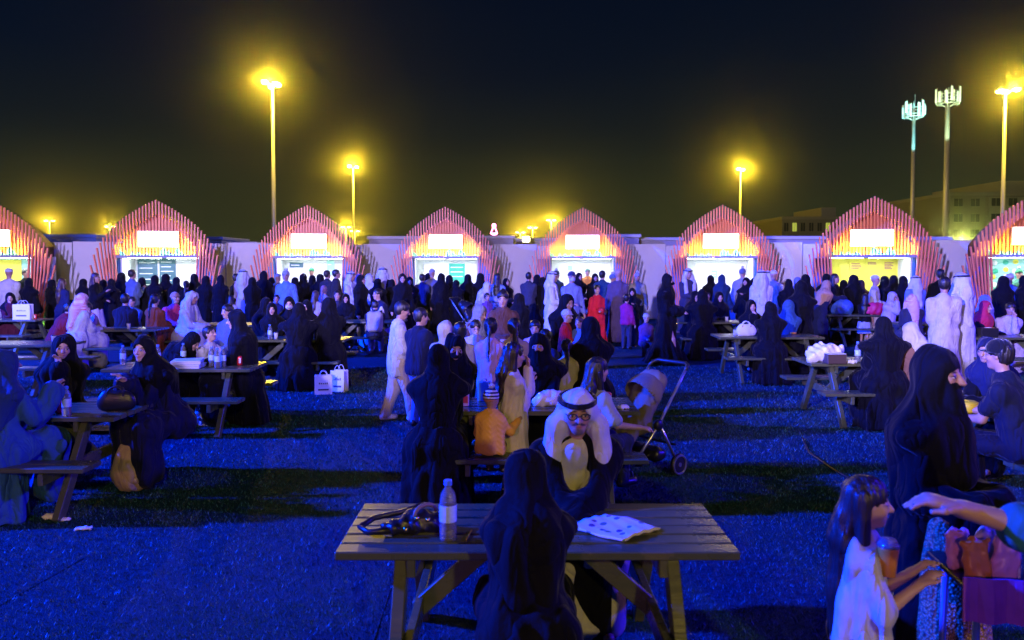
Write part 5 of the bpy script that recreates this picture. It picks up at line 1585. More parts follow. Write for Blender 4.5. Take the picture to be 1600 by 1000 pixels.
def pushchair(x, y, rz, label, fab="beige_fabric", sc=1.0):
    """faces -y in its own frame"""
    r = empty("pushchair", (x, y, 0), R(rz)); r.scale = (sc,)*3; tag(r, label, "pushchair")
    for s in (-1, 1):
        MB().tube([(s*0.24, 0.50, 1.03), (s*0.24, 0.40, 0.90), (s*0.24, 0.10, 0.52), (s*0.24, -0.30, 0.14)], 0.015, 8).build("front_tube", MAT["alu"], r, smooth=True)
        MB().tube([(s*0.25, 0.10, 0.55), (s*0.27, 0.36, 0.12)], 0.015, 8).build("rear_tube", MAT["alu"], r, smooth=True)
        MB().sphere((s*0.245, 0.10, 0.53), (0.035, 0.06, 0.06), 10, 8).build("hinge", MAT["black_plastic"], r, smooth=True)
        wheel(r, (s*0.28, 0.36, 0.11), 0.11)
        wheel(r, (s*0.22, -0.33, 0.09), 0.09)
        MB().beam((s*0.22, -0.31, 0.15), (s*0.22, -0.33, 0.09), 0.05, 0.05).build("caster_fork", MAT["black_plastic"], r)
    MB().tube([(-0.24, 0.50, 1.03), (-0.23, 0.55, 1.07), (-0.18, 0.58, 1.09), (0.18, 0.58, 1.09), (0.23, 0.55, 1.07), (0.24, 0.50, 1.03)], 0.021, 8).build("handlebar", MAT["black_plastic"], r, smooth=True)
    MB().tube([(-0.24, 0.36, 0.30), (0.24, 0.36, 0.30)], 0.012, 8).build("rear_axle", MAT["black_plastic"], r)
    F = Fig(); F.cap((-0.10, 0.02, 0.50), (0.10, 0.02, 0.50), 0.10, k=0.03, flat=((0, 0, 1), 0.6)); F.cap((-0.09, 0.02, 0.52), (-0.09, 0.28, 0.92), 0.075, 0.08, k=0.06); F.cap((0.09, 0.02, 0.52), (0.09, 0.28, 0.92), 0.075, 0.08, k=0.06); F.cap((0, 0.05, 0.55), (0, 0.29, 0.93), 0.09, 0.10, k=0.08)
    F.cap((-0.09, -0.06, 0.48), (-0.07, -0.26, 0.24), 0.055, 0.05, k=0.05); F.cap((0.09, -0.06, 0.48), (0.07, -0.26, 0.24), 0.055, 0.05, k=0.05); F.cap((0, -0.06, 0.48), (0, -0.27, 0.24), 0.06, 0.05, k=0.06)
    me, V = F.mesh("seat", 0.015, (), amp=0.003, wl=0.06); me.materials.append(MAT[fab]); link("seat", me, None, r)
    # folding hood, a pointed wedge in front of the back rest
    F = Fig(); F.ell((0, 0.20, 0.80), (0.21, 0.25, 0.20), k=0.01); F.ell((0, 0.16, 0.77), (0.19, 0.26, 0.185), k=0.01, mode='sub'); F.below((0, 0.20, 0.80), (0, 1.0, -0.35)); F.below((0, 0.0, 0.80), (0, -1.0, -0.9))
    me, V = F.mesh("sun_hood", 0.012); me.materials.append(MAT[fab]); link("sun_hood", me, None, r)
    F = Fig(); F.cap((-0.15, 0.16, 0.22), (0.15, 0.16, 0.22), 0.10, k=0.02, flat=((0, 0, 1), 0.75)); F.cap((-0.15, -0.08, 0.20), (0.15, -0.08, 0.20), 0.07, k=0.08)
    me, V = F.mesh("basket", 0.016, (), amp=0.005, wl=0.08); me.materials.append(MAT["bag_black"]); link("basket", me, None, r)
    for s in (-1, 1): MB().tube([(s*0.10, 0.10, 0.62), (s*0.09, 0.20, 0.86)], 0.014, 6).build("harness_strap", MAT["bag_black"], r)
pushchair(PX(990, 7.25), 7.25, -52, "beige pushchair with aluminium frame parked right of the central table", sc=0.95)
pushchair(PX(738, 20.2), 20.2, 60, "dark pushchair in front of the fourth stall's queue", "bag_black")

# ================================================================== snack cart corner at the right
def snack_stand():
    x, y = 1.97, 2.92
    r = empty("snack_basket", (x, y, 0), R(-8)); tag(r, "low stand with purple cloth front holding bright snack packets", "snack stand")
    for sx in (-1, 1):
        for sy in (-1, 1): MB().tube([(sx*0.26, sy*0.15, 0), (sx*0.24, sy*0.14, 0.80)], 0.014, 8).build("leg", MAT["tarp_blue"], r, smooth=True)
    MB().box((-0.30, -0.18, 0.801), (0.30, 0.18, 0.825), bev=0.005).build("tray", MAT["bag_black"], r)
    n = 26; vs = []; fs = []
    for i in range(n):
        u = -0.31 + 0.62*i/(n-1); w_ = 0.012*math.sin(i*1.3)
        vs += [(u, -0.190+w_*0.3, 0.86), (u, -0.196+w_, 0.70), (u, -0.184+w_, 0.70), (u, -0.182+w_*0.3, 0.86)]
    for i in range(n-1):
        a = 4*i; b_ = a+4
        for k in range(4): fs.append((a+k, b_+k, b_+(k+1) % 4, a+(k+1) % 4))
    fs += [(3, 2, 1, 0), (4*n-4, 4*n-3, 4*n-2, 4*n-1)]
    MB().add(vs, fs).build("cloth_front", MAT["checker_purple"], r)
    rr = random.Random(4)
    for row in range(2):
        for i in range(7):
            px = empty("snack_packet", (x - 0.25 + i*0.083, y - 0.10 + row*0.12, 0.826), R(rr.uniform(-15, 15)))
            px.rotation_euler.x = R(rr.uniform(-14, 4)); px.rotation_euler.y = R(rr.uniform(-14, 14))
            tag(px, f"{['orange','pink','white'][(i+row) % 3]} snack packet in the {['front','back'][row]} row, {['first','second','third','fourth','fifth','sixth','seventh'][i]} from the left", "snack packet", "snack packets on the stand")
            h_ = rr.uniform(0.14, 0.19)
            F = Fig(); F.ell((0, 0, h_*0.45), (0.050, 0.022, h_*0.50), k=0.01); F.cap((-0.032, 0, h_*0.93), (0.032, 0, h_*0.97), 0.014, k=0.03, flat=((0, 1, 0), 0.5)); F.cap((-0.032, 0, 0.01), (0.032, 0, 0.01), 0.010, k=0.02, flat=((0, 1, 0), 0.5)); F.below((0, 0, 0.001), (0, 0, -1))
            me, V = F.mesh("packet_body", 0.008, (), amp=0.004, wl=0.04, vert=1.0, seed=i+row*9); me.materials.append(MAT[["snack_orange", "snack_pink", "snack_white"][(i+row) % 3]]); link("packet_body", me, None, px)
            MB().tube([(-0.03, -0.004, h_*0.95), (0, -0.012, h_*0.985), (0.03, -0.004, h_*0.95)], 0.005, 6).build("packet_seal", MAT[["snack_white", "snack_orange", "paper_blue"][(i*2+row) % 3]], px)
snack_stand()
# ================================================================== the near figures
NEAR = dict(cell=0.0145, hcell=0.0075)
MID = dict(cell=0.020, hcell=0.0115)
FAR = dict(cell=0.026, hcell=0.016)
def mk(base, **kw):
    d = dict(base); d.update(kw); return d
BROWN = (0.10, 0.045, 0.03); NAVY = (0.015, 0.02, 0.06); GREY = (0.25, 0.25, 0.28); BEIGE = (0.42, 0.33, 0.22); PINK = (0.62, 0.36, 0.40)
LIGHT = (0.50, 0.30, 0.21); DARKSKIN = (0.22, 0.11, 0.07); BLUE = (0.09, 0.20, 0.45); LILAC = (0.42, 0.36, 0.52)

# nearest table
person(826, 3.03, 182, mk(NEAR, h=1.35, pose='sit', lean=14, head=(0, 20, -3), la='table', ra='table', train=True, wide=1.0, seed=3, fold=1.0), "woman in black abaya seated at nearest table, her back to the camera")
person(893, 4.30, 3, mk(NEAR, h=1.58, pose='sit', sex='m', lean=24, head=(-2, 6, 0), la=(-0.15, 0.21, -0.17), ra=(-0.11, 0.22, -0.18), wear=('thobe', 'bisht', 'ghutra', 'agal', 'glasses'), fingers=True, moustache=True, seed=5, hcell=0.006, ghutra_len=1.5, rg=0.028),
       "man in white headcloth, black rope, glasses and dark cloak facing the camera", {'robe': (0.50, 0.47, 0.43), 'person': (0.36, 0.20, 0.14)})
# central table
person(682, 6.22, 176, mk(NEAR, h=1.50, pose='sit', lean=8, head=(-10, 8, 0), la='table', ra='table', train=True, wide=1.2, flare=1.3, seed=8, fold=1.0, cell=0.017), "large woman in black abaya on the central table's near bench, seen from behind")
person(766, 6.22, 165, mk(NEAR, h=0.82, hs=1.42, pose='sit', lean=0, head=(-14, 4, 0), la=(0.06, 0.20, -0.10), ra=(0.13, 0.20, -0.04), fingers=True, wear=('jacket', 'trousers', 'shoes', 'beanie'), seed=2, cell=0.012, puff=1.5), "small child in orange quilted jacket and striped bobble hat seen from behind",
       {'jacket': (0.90, 0.46, 0.07)}, mats={'jacket': 'quilt', 'beanie': 'stripe_knit'})
person(798, 6.50, 112, mk(NEAR, h=1.27, hs=1.13, head=(0, 10, 0), la='mouth', ra=(-0.10, 0.14, -0.02), wear=('jacket', 'trousers', 'shoes'), hair='long', hairlen=0.22, shirt_len=0.14, fingers=True, seed=6), "girl in cream jacket with long dark hair eating beside the central table",
       {'jacket': (0.66, 0.60, 0.50), 'person': LIGHT, 'hair': (0.02, 0.012, 0.010)}, mats={'trousers': 'dot_cloth'})
person(706, 7.45, 8, mk(NEAR, h=1.54, pose='sit', lean=14, head=(8, 26, 4), la='table', ra='table', wear=('robe', 'hijab', 'mask'), fingers=True, seed=9), "woman in black headscarf and black mask looking down at the central table", {'person': LIGHT})
person(846, 7.42, -8, mk(NEAR, h=1.50, pose='sit', lean=8, head=(-14, 8, 0), la='table', ra='table', wear=('robe', 'niqab'), wide=1.2, seed=10), "woman in black face veil showing only her eyes, far bench of central table")
person(922, 6.24, 128, mk(NEAR, h=1.30, hs=1.1, pose='sit', lean=8, head=(-8, 6, 0), la=(0.02, 0.16, -0.20), ra=(0.14, 0.17, -0.17), wear=('tee', 'trousers', 'shoes'), hair='long', hairlen=0.25, fingers=True, sleeve=1.3, seed=11), "girl in grey-green shirt with long black hair, reaching toward the pushchair",
       {'tee': (0.36, 0.40, 0.34), 'person': LIGHT})
# children round the second central table
person(622, 9.75, 108, mk(MID, h=1.47, hs=1.05, sex='m', head=(-5, 18, 0), la='front', ra='front', wear=('shirt', 'trousers', 'shoes'), hair='short', stride=0.7, shirt_len=0.06, wide=1.15, cell=0.016), "boy in white shirt and beige trousers standing left of the children's table",
       {'shirt': WHITE, 'trousers': (0.52, 0.42, 0.28), 'shoe': (0.6, 0.58, 0.55)})
person(654, 9.45, 140, mk(MID, h=1.40, hs=1.06, sex='m', head=(-25, 10, 0), la='front', ra='front', wear=('jacket', 'trousers', 'shoes'), hair='short', cell=0.016), "boy in navy jacket and blue jeans beside the boy in white shirt", {'jacket': (0.012, 0.014, 0.03), 'trousers': (0.08, 0.16, 0.32)})
person(695, 9.0, 178, mk(MID, h=1.26, hs=1.1, wear=('jacket', 'hood', 'trousers'), la='front', ra='front', seed=4), "child in cream hooded top seen from behind at the children's table", {'jacket': CREAM, 'hood': CREAM})
person(719, 8.66, 190, mk(MID, h=1.28, hs=1.1, sex='m', wear=('shirt', 'trousers'), hair='short', la='table', ra='front', head=(10, 5, 0)), "boy in cream shirt with short black hair, back to the camera", {'shirt': CREAM})
person(742, 10.25, 5, mk(MID, h=1.20, hs=1.14, sex='m', wear=('shirt', 'trousers'), hair='short', la='mouth', ra='table', head=(5, 22, 0), fingers=True), "boy with black fringe facing the camera, eating at the children's table", {'shirt': (0.5, 0.45, 0.5), 'person': LIGHT})
person(767, 8.52, 172, mk(MID, h=1.34, hs=1.08, wear=('tee', 'skirt', 'shoes'), hair='braid', hairlen=0.14, la='front', ra='front', skirt_hem=0.25), "girl in pink top with long braid down her back", {'tee': PINK, 'skirt': (0.28, 0.10, 0.07), 'person': LIGHT})
person(803, 8.62, 188, mk(MID, h=1.33, hs=1.08, wear=('sweater', 'skirt', 'shoes'), hair='pony', hairlen=0.12, la='front', ra='table', skirt_hem=0.25), "girl in beige sweater with a ponytail, right of the braided girl", {'sweater': BEIGE, 'skirt': (0.4, 0.25, 0.2)})
person(786, 10.75, 2, mk(MID, h=1.58, wear=('jacket', 'shirt', 'trousers'), hair='bun', la='front', ra='front', head=(-6, 14, 0), shirt_len=0.03, fingers=True), "woman in brown zip jacket with tied-back hair standing behind the children", {'jacket': BROWN, 'shirt': (0.1, 0.05, 0.05), 'person': LIGHT})
person(746, 10.9, 30, mk(MID, h=1.36, hs=1.08, wear=('robe', 'hijab'), la='front', ra='front', head=(20, 25, 0)), "girl in grey headscarf bent forward behind the children's table", {'robe': BROWN, 'headscarf': (0.2, 0.2, 0.26)})
person(836, 10.1, -5, mk(MID, h=1.20, hs=1.14, wear=('shirt', 'trousers'), hair='short', la='table', ra='front', head=(0, 12, 0)), "child with dark bob facing the camera right of the ponytail girl", {'shirt': PINK, 'person': LIGHT})
person(851, 8.95, 155, mk(MID, h=1.18, hs=1.12, sex='m', wear=('jacket', 'trousers'), hair='short', la='table', ra='front', head=(0, 12, 0)), "boy in dark jacket with black hair turned away, beside the face-veiled woman", {'jacket': NAVY})
person(884, 10.02, 70, mk(MID, h=0.88, hs=1.3, wear=('jacket', 'trousers', 'cap'), la='front', ra='front', head=(0, 5, 0)), "toddler in red jacket and white cap standing on a bench", {'jacket': (0.55, 0.02, 0.03), 'cap': WHITE, 'person': LIGHT}, z=0.452)
person(906, 9.98, -30, mk(MID, h=0.80, hs=1.32, wear=('jacket', 'trousers'), hair='short', la='front', ra='table', head=(0, 5, 0)), "toddler in blue jacket with light brown hair beside the toddler in red", {'jacket': (0.10, 0.20, 0.42), 'person': LIGHT, 'hair': (0.07, 0.035, 0.02)}, z=0.452)
person(886, 8.78, 182, mk(MID, h=1.12, hs=1.16, pose='sit', wear=('tee', 'skirt'), hair='braid', hairlen=0.10, la='table', ra='table', head=(0, 8, 0)), "little girl in cream top with black braid, seated back to the camera", {'tee': CREAM, 'skirt': CREAM, 'person': LIGHT})
person(926, 8.78, 188, mk(MID, h=1.57, pose='sit', lean=8, la='table', ra='table', head=(-12, 6, 0), train=True, wide=1.15, seed=4), "woman in black headscarf seated right end of the children's table, back turned")
person(874, 11.3, 20, mk(MID, h=1.56, lean=24, la='front', ra='front', head=(10, 20, 0)), "woman in black bending forward behind the two toddlers")

# table at the left edge
person(97, 7.25, 22, mk(NEAR, h=1.53, pose='sit', lean=14, head=(6, 8, 8), la='chin', ra='table', fingers=True, seed=12), "smiling woman in black headscarf facing the camera at the left-edge table", {'person': LIGHT})
person(264, 7.12, -26, mk(NEAR, h=1.56, pose='sit', lean=18, side=-13, head=(16, 4, 0), la=(-0.10, 0.16, -0.02), ra=(-0.09, 0.17, -0.03), wear=('robe', 'hijab', 'dress', 'shoes'), fingers=True, seed=13, flare=1.25, wide=1.1), "woman in navy-black abaya over beige dress resting her chin on her hands", {'person': LIGHT, 'robe': (0.010, 0.012, 0.035), 'shoe': (0.4, 0.3, 0.2)})
person(-8, 6.02, 150, mk(NEAR, h=1.46, pose='sit', lean=6, head=(-20, 0, 0), la='table', ra=(0.02, 0.20, 0.0), wear=('robe', 'hijab'), fingers=True, train=True, wide=1.1, seed=14, fold=1.7), "person in shiny blue robe cut by the left picture edge", {'robe': (0.03, 0.10, 0.24), 'headscarf': (0.02, 0.05, 0.14)}, mats={})
# table with the flat boxes
person(384, 9.62, -78, mk(MID, h=1.66, pose='sit', lean=8, head=(4, 12, 0), la='table', ra='table', flare=1.2, train=True, seed=15, wear=('robe', 'hijab', 'dress', 'shoes'), cell=0.017), "woman in black headscarf seen in profile at the flat-box table's right end", {'person': LIGHT}, mats={'dress': 'floral_cloth'})
person(324, 10.06, 62, mk(MID, h=1.20, hs=1.14, sex='m', pose='sit', lean=5, head=(12, -8, 0), la='table', ra='table', wear=('shirt', 'trousers'), hair='short'), "boy in pale shirt looking right behind the three clustered bottles", {'shirt': (0.45, 0.44, 0.40), 'person': LIGHT})
person(257, 10.07, 60, mk(MID, h=1.5, pose='sit', lean=50, head=(20, 40, 0), la='table', ra='reach', wear=('robe', 'hijab')), "dark figure slumped forward over the flat-box table", {'person': LIGHT})
person(357, 12.30, -22, mk(MID, h=1.52, pose='sit', head=(-8, 10, 0), la='lap', ra='table', wear=('jacket', 'trousers'), hair='pony', hairlen=0.06, fingers=True), "woman in grey-blue jacket with black tied hair facing left", {'jacket': (0.10, 0.13, 0.20), 'person': (0.52, 0.32, 0.22)})
# tables behind on the left
person(116, 14.22, 152, mk(MID, h=1.68, sex='m', pose='sit', lean=10, head=(-20, 8, 0), la='table', ra='table', wear=('thobe', 'shemagh', 'shoes'), train=True, seed=5), "seated man in white robe and red checked headcloth, back to the camera", {'robe': WHITE})
person(148, 15.48, -35, mk(MID, h=1.30, hs=1.08, pose='sit', lean=12, head=(0, 22, 0), la='table', ra='chin', wear=('tee', 'trousers'), hair='short'), "girl in pale pink top looking down across from the red-checked man", {'tee': PINK, 'person': LIGHT})
person(84, 14.25, 145, mk(MID, h=1.45, pose='sit', lean=25, head=(0, 15, 0), la='table', ra='table', wear=('jacket', 'trousers'), hair='short'), "person in dark red jacket leaning left of the red-checked man", {'jacket': (0.16, 0.015, 0.02), 'trousers': WHITE})
person(192, 15.30, 182, mk(MID, h=1.60, sex='m', pose='sit', lean=8, la='table', ra='table', wear=('jacket', 'trousers'), hair='short'), "man in dark jacket seen from behind, left of the rust-coloured robe", {'jacket': (0.012, 0.012, 0.02)})
person(207, 16.60, 8, mk(MID, h=1.40, hs=1.06, sex='m', pose='sit', lean=8, la='table', ra='table', wear=('sweater', 'trousers'), hair='short'), "boy facing camera between the dark jacket and rust-coloured robe", {'sweater': (0.05, 0.12, 0.25), 'person': LIGHT})
person(238, 15.40, 168, mk(MID, h=1.58, pose='sit', lean=6, la='table', ra='table', wear=('robe',), hair='braid', hairlen=0.22, train=True), "girl in rust-coloured robe with a long dark braid", {'robe': (0.26, 0.06, 0.02)})
person(268, 16.62, 40, mk(MID, h=1.62, sex='m', pose='sit', lean=20, la='table', ra='table', wear=('sweater', 'trousers', 'cap'), head=(20, 0, 0)), "person in bright pink sweater behind the rust-coloured robe", {'sweater': (0.60, 0.06, 0.14), 'cap': (0.35, 0.2, 0.12), 'person': LIGHT})
person(288, 15.38, 78, mk(MID, h=1.70, sex='m', pose='sit', lean=12, head=(0, 12, 0), la='table', ra='table', wear=('thobe', 'ghutra', 'shoes'), train=True, seed=7), "seated man in white robe and white headcloth facing right", {'robe': WHITE})
person(17, 17.95, 25, mk(MID, h=1.50, pose='sit', lean=14, head=(0, 18, 0), la='chin', ra='table'), "woman in black headscarf behind the white paper bag, far left", {'robe': (0.06, 0.01, 0.02), 'person': LIGHT})

# table of women in black
person(466, 12.22, 192, mk(MID, h=1.55, pose='sit', lean=6, la='table', ra='table', train=True, wide=1.4, flare=1.3, seed=21), "broad woman in black seen from behind, beside the two paper bags")
person(514, 12.45, 205, mk(MID, h=1.68, pose='sit', lean=4, la='table', ra='phone', train=True, wide=1.1, seed=22), "woman in black headscarf back turned, directly behind the two paper bags")
person(425, 13.52, 12, mk(MID, h=1.46, pose='sit', lean=8, la='table', ra='table', head=(0, 8, 0), fingers=True), "round-faced woman in black headscarf facing the camera at the women's table", {'person': LIGHT})
person(452, 13.95, 6, mk(MID, h=1.58, pose='sit', lean=2, la='phone', ra='table', wear=('robe', 'hijab', 'mask'), head=(4, 8, 0)), "woman in black with white face mask at the women's table", {'face_mask': WHITE, 'person': LIGHT})
person(481, 13.52, -20, mk(MID, h=1.52, pose='sit', lean=6, la='mouth', ra='table', head=(0, 4, 6), fingers=True), "woman in black holding a phone to her face at the women's table", {'person': LIGHT})
person(406, 13.9, 60, mk(MID, h=1.60, pose='sit', lean=14, la='table', ra='table', head=(0, 10, 0)), "dark-robed figure at the left end of the women's table", {'person': LIGHT})
# table of the navy vest
person(541, 17.5, 5, mk(MID, h=1.46, pose='sit', lean=8, la='table', ra='table', head=(0, 6, 0)), "woman in black headscarf facing the camera near the navy-vested man", {'person': LIGHT})
person(596, 17.3, -50, mk(MID, h=1.66, sex='m', pose='sit', lean=8, la='lap', ra='lap', wear=('thobe', 'vest', 'shoes'), hair='short', head=(0, 4, 0)), "seated man in navy vest over white robe", {'robe': WHITE, 'vest': (0.012, 0.015, 0.045), 'person': LIGHT})
person(527, 18.1, 10, mk(MID, h=1.55, sex='m', pose='sit', lean=6, la='table', ra='table', wear=('jacket', 'trousers'), hair='short'), "man in dark striped jacket left of the seated woman by the navy vest", {'person': LIGHT})
person(585, 15.75, 186, mk(MID, h=1.36, sex='m', pose='sit', lean=16, la='table', ra='table', wear=('jacket', 'trousers', 'shoes'), hair='short', head=(0, 20, 0)), "boy in dark clothes wearing a grey backpack, back to the camera", {'jacket': (0.02, 0.02, 0.03)})
def backpack(px, Y):
    r = empty("backpack", (PX(px, Y), Y, 0.62)); tag(r, "grey-brown backpack on the seated boy's back", "backpack")
    F = Fig(); F.cap((-0.07, 0, 0.08), (-0.07, 0.02, 0.33), 0.09, k=0.06); F.cap((0.07, 0, 0.08), (0.07, 0.02, 0.33), 0.09, k=0.06); F.cap((-0.07, -0.06, 0.08), (0.07, -0.06, 0.08), 0.065, k=0.04)
    me, V = F.mesh("pack_body", 0.016, (), amp=0.004, wl=0.08); me.materials.append(MAT["grey_fabric"]); link("pack_body", me, None, r)
    for s in (-1, 1): MB().tube([(s*0.09, 0.05, 0.40), (s*0.11, 0.16, 0.42), (s*0.12, 0.22, 0.30), (s*0.11, 0.12, 0.08)], 0.018, 6).build("shoulder_strap", MAT["bag_black"], r, smooth=True)
    MB().tube([(-0.03, 0, 0.42), (0, 0, 0.455), (0.03, 0, 0.42)], 0.009, 6).build("grab_loop", MAT["bag_black"], r)
backpack(585, 15.50)

# right-hand tables
person(1386, 9.32, 183, mk(MID, h=1.53, pose='sit', lean=6, la='table', ra='table', train=True, wide=1.45, flare=1.2, seed=31, fold=1.0, cell=0.018), "broad woman in black abaya seated back to camera at the plastic-bag table")
person(1440, 9.36, 200, mk(MID, h=1.42, pose='sit', lean=12, la='table', ra='table', wear=('robe', 'ghutra'), head=(10, 18, 0), train=True, seed=32), "child in brown robe under a loose white headcloth beside the broad woman", {'robe': (0.22, 0.12, 0.09)})
person(1252, 14.0, 160, mk(MID, h=1.63, la='front', ra='front', flare=1.45, wide=1.15, seed=33, fold=1.0), "tall woman in flared black abaya standing behind the plastic-bag table")
person(1206, 12.78, 175, mk(MID, h=1.54, pose='sit', lean=8, la='table', ra='table', train=True, wide=1.2, seed=34), "woman in black seated back turned, left of the flared abaya")
person(1231, 13.6, 150, mk(MID, h=1.52, pose='sit', lean=10, la='phone', ra='table', seed=35), "woman in dark blue headscarf lit by her phone", {'headscarf': (0.03, 0.08, 0.16)})  # blue phone light is painted into the headscarf colour
person(1173, 14.02, -4, mk(MID, h=1.50, pose='sit', lean=8, la='chin', ra='table', head=(0, 6, 0), fingers=True), "woman in black headscarf behind the small white handbag", {'person': LIGHT})
person(1098, 16.05, 172, mk(MID, h=1.68, pose='sit', lean=4, la='table', ra='table', train=True, wide=1.3, seed=36), "large woman in black seated back turned below the sixth stall")
person(1079, 16.5, 62, mk(MID, h=1.62, pose='sit', lean=8, la='phone', ra='phone', head=(-40, 14, 0), seed=37), "woman in black headscarf looking at her phone left of the large woman", {'person': LIGHT})
person(1122, 17.32, 0, mk(MID, h=1.55, pose='sit', lean=10, la='table', ra='table', head=(0, 8, 0)), "woman in black facing camera with hands on table below the sixth stall", {'person': LIGHT})
person(1042, 15.4, 62, mk(MID, h=1.72, la='front', ra='front', stride=0.8, wear=('robe', 'hijab', 'mask'), flare=1.5, wide=1.1, seed=38, head=(5, 6, 0), fold=1.0), "tall woman in black robe and mask walking right in the open aisle", {'person': LIGHT})
person(1388, 18.36, 25, mk(MID, h=1.48, pose='sit', lean=10, la='mouth', ra='mouth', wear=('jacket', 'hood', 'trousers'), head=(0, 14, 0)), "person in pale grey hooded top holding something to the mouth", {'jacket': LILAC, 'hood': LILAC})
person(1428, 15.58, 175, mk(MID, h=1.55, sex='m', pose='sit', lean=8, la='table', ra='table', wear=('jacket', 'trousers', 'shemagh')), "person in dark jacket with red checked headscarf, back turned, far right")
person(1476, 12.6, 165, mk(MID, h=1.72, sex='m', la='front', ra='front', wear=('thobe',), hair='short', head=(-10, 6, 0), wide=1.12, seed=41), "bareheaded man in cream robe standing with his back turned, right", {'robe': (0.50, 0.44, 0.36)})
person(1503, 12.95, 196, mk(MID, h=1.77, sex='m', la='front', ra='front', wear=('thobe', 'ghutra', 'agal'), ghutra_len=2.6, wide=1.05, seed=42), "man in white robe and long white headcloth beside the bareheaded man", {'robe': WHITE})
person(1531, 13.92, 20, mk(MID, h=1.50, pose='sit', lean=12, la='table', ra='table', wear=('robe', 'hijab'), head=(0, 6, 0)), "person in red scarf seated near the right edge", {'headscarf': (0.42, 0.02, 0.06), 'person': LIGHT})
person(1546, 15.3, 200, mk(MID, h=1.55, pose='sit', lean=10, sex='m', la='table', ra='table', wear=('thobe', 'ghutra')), "person in white headcloth turned away near the eighth stall", {'robe': (0.02, 0.02, 0.03)})
person(1575, 13.92, -15, mk(MID, h=1.46, pose='sit', lean=12, sex='m', la='chin', ra='table', wear=('thobe', 'shoes'), hair='short', head=(0, 16, 0)), "bareheaded boy in white robe resting his head at the right edge", {'robe': LILAC})
# table hidden at the right edge
person(1562, 7.22, -55, mk(NEAR, h=1.52, pose='sit', lean=20, la='table', ra='table', head=(0, 12, 0), seed=44), "figure in black hood leaning over the table at the right edge", {'headscarf': (0.012, 0.016, 0.05)})
person(1606, 6.02, -140, mk(NEAR, h=1.62, sex='m', pose='sit', lean=16, la='table', ra=(-0.06, 0.24, -0.13), wear=('tee', 'trousers', 'shoes', 'cap'), hair='short', fingers=True, seed=45, head=(0, 6, 0)), "man in black sports shirt and cap at the right edge by a yellow tub", {'tee': (0.010, 0.012, 0.025), 'trousers': (0.01, 0.01, 0.02), 'cap': BLACK})
# nearest figures at the right
person(1462, 3.45, 38, mk(NEAR, h=1.57, la='front', ra=(-0.02, 0.14, -0.19), wear=('robe', 'niqab', 'dress'), flare=1.2, wide=1.12, seed=46, fold=1.0, dress_off=(-0.085, -0.105), cell=0.015, head=(0, 4, 0)), "tall woman in black face veil standing at right, sequinned dress under her abaya", mats={'dress': 'sequin'})
person(1352, 2.92, 72, mk(NEAR, h=1.13, hs=1.16, la=(-0.07, 0.16, -0.05), ra=(-0.05, 0.17, -0.07), wear=('tee', 'trousers', 'shoes'), hair='long', hairlen=0.33, sleeve=1.5, shirt_len=0.16, fingers=True, fold=1.8, seed=47, head=(6, 6, 0)), "girl in loose white shirt with very long dark hair holding an orange drink", {'tee': WHITE, 'trousers': (0.01, 0.01, 0.014), 'person': LIGHT, 'hair': (0.018, 0.010, 0.010)})
person(0, 2.45, -96, mk(NEAR, h=1.72, sex='m', lean=6, la=(0.02, 0.285, -0.055), ra='back', wear=('tee', 'trousers', 'shoes'), hair='short', fingers=True, seed=48, head=(0, -20, 0), sleeve=1.6), "man in teal shirt leaning in from the right edge, arm stretched to the girl", {'tee': (0.03, 0.16, 0.15), 'person': (0.45, 0.26, 0.18)}, X=1.905)
def cup():
    r = empty("drinking_cup", (PX(1385, 2.85), 2.80, 0.86)); tag(r, "clear cup of orange drink held by the girl in white", "cup")
    MB().lathe([(0.026, 0), (0.036, 0.10), (0.037, 0.105)], 16).build("cup_body", MAT["snack_orange"], r, smooth=True)
    MB().lathe([(0.039, 0.106), (0.039, 0.113), (0.025, 0.135)], 16).build("cup_lid", MAT["clear_plastic"], r, smooth=True)
cup()

# ================================================================== the crowd at the stalls
defgeo('qa', **mk(FAR, h=1.60, la='front', ra='front', seed=1))
defgeo('qb', **mk(FAR, h=1.57, la='phone', ra='down', seed=2, wide=1.15, flare=1.15))
defgeo('qc', **mk(FAR, h=1.63, la='down', ra='down', stride=0.7, seed=3, flare=1.2))
defgeo('qe', **mk(FAR, h=1.58, la='front', ra='down', wear=('robe', 'niqab'), seed=4, head=(30, 0, 0)))
defgeo('ql', **mk(FAR, h=1.62, la='front', ra='down', wear=('robe',), hair='long', hairlen=0.22, seed=5))
defgeo('qs', **mk(FAR, h=1.62, la='front', ra='phone', wear=('sweater', 'skirt', 'shoes'), hair='long', hairlen=0.2, skirt_hem=0.06, seed=6))
defgeo('qm', **mk(FAR, h=1.74, sex='m', la='front', ra='front', wear=('thobe', 'ghutra', 'agal'), seed=7, ghutra_len=1.6))
defgeo('qn', **mk(FAR, h=1.72, sex='m', la='down', ra='front', wear=('thobe', 'kufi'), seed=8))
defgeo('qp', **mk(FAR, h=1.74, sex='m', la='front', ra='phone', wear=('shirt', 'trousers', 'shoes'), hair='short', seed=9))
defgeo('qj', **mk(FAR, h=1.72, sex='m', la='down', ra='front', wear=('jacket', 'trousers', 'shoes'), hair='short', seed=10, stride=0.3))
defgeo('qt', **mk(FAR, h=1.74, sex='m', la='down', ra='down', wear=('sweater', 'trousers', 'shoes', 'beanie'), seed=11))
defgeo('qk', **mk(FAR, h=1.18, hs=1.15, la='front', ra='down', wear=('shirt', 'trousers', 'shoes'), hair='short', seed=12))
defgeo('qg', **mk(FAR, h=1.22, hs=1.13, la='front', ra='down', wear=('tee', 'skirt', 'shoes'), hair='long', hairlen=0.2, seed=13))
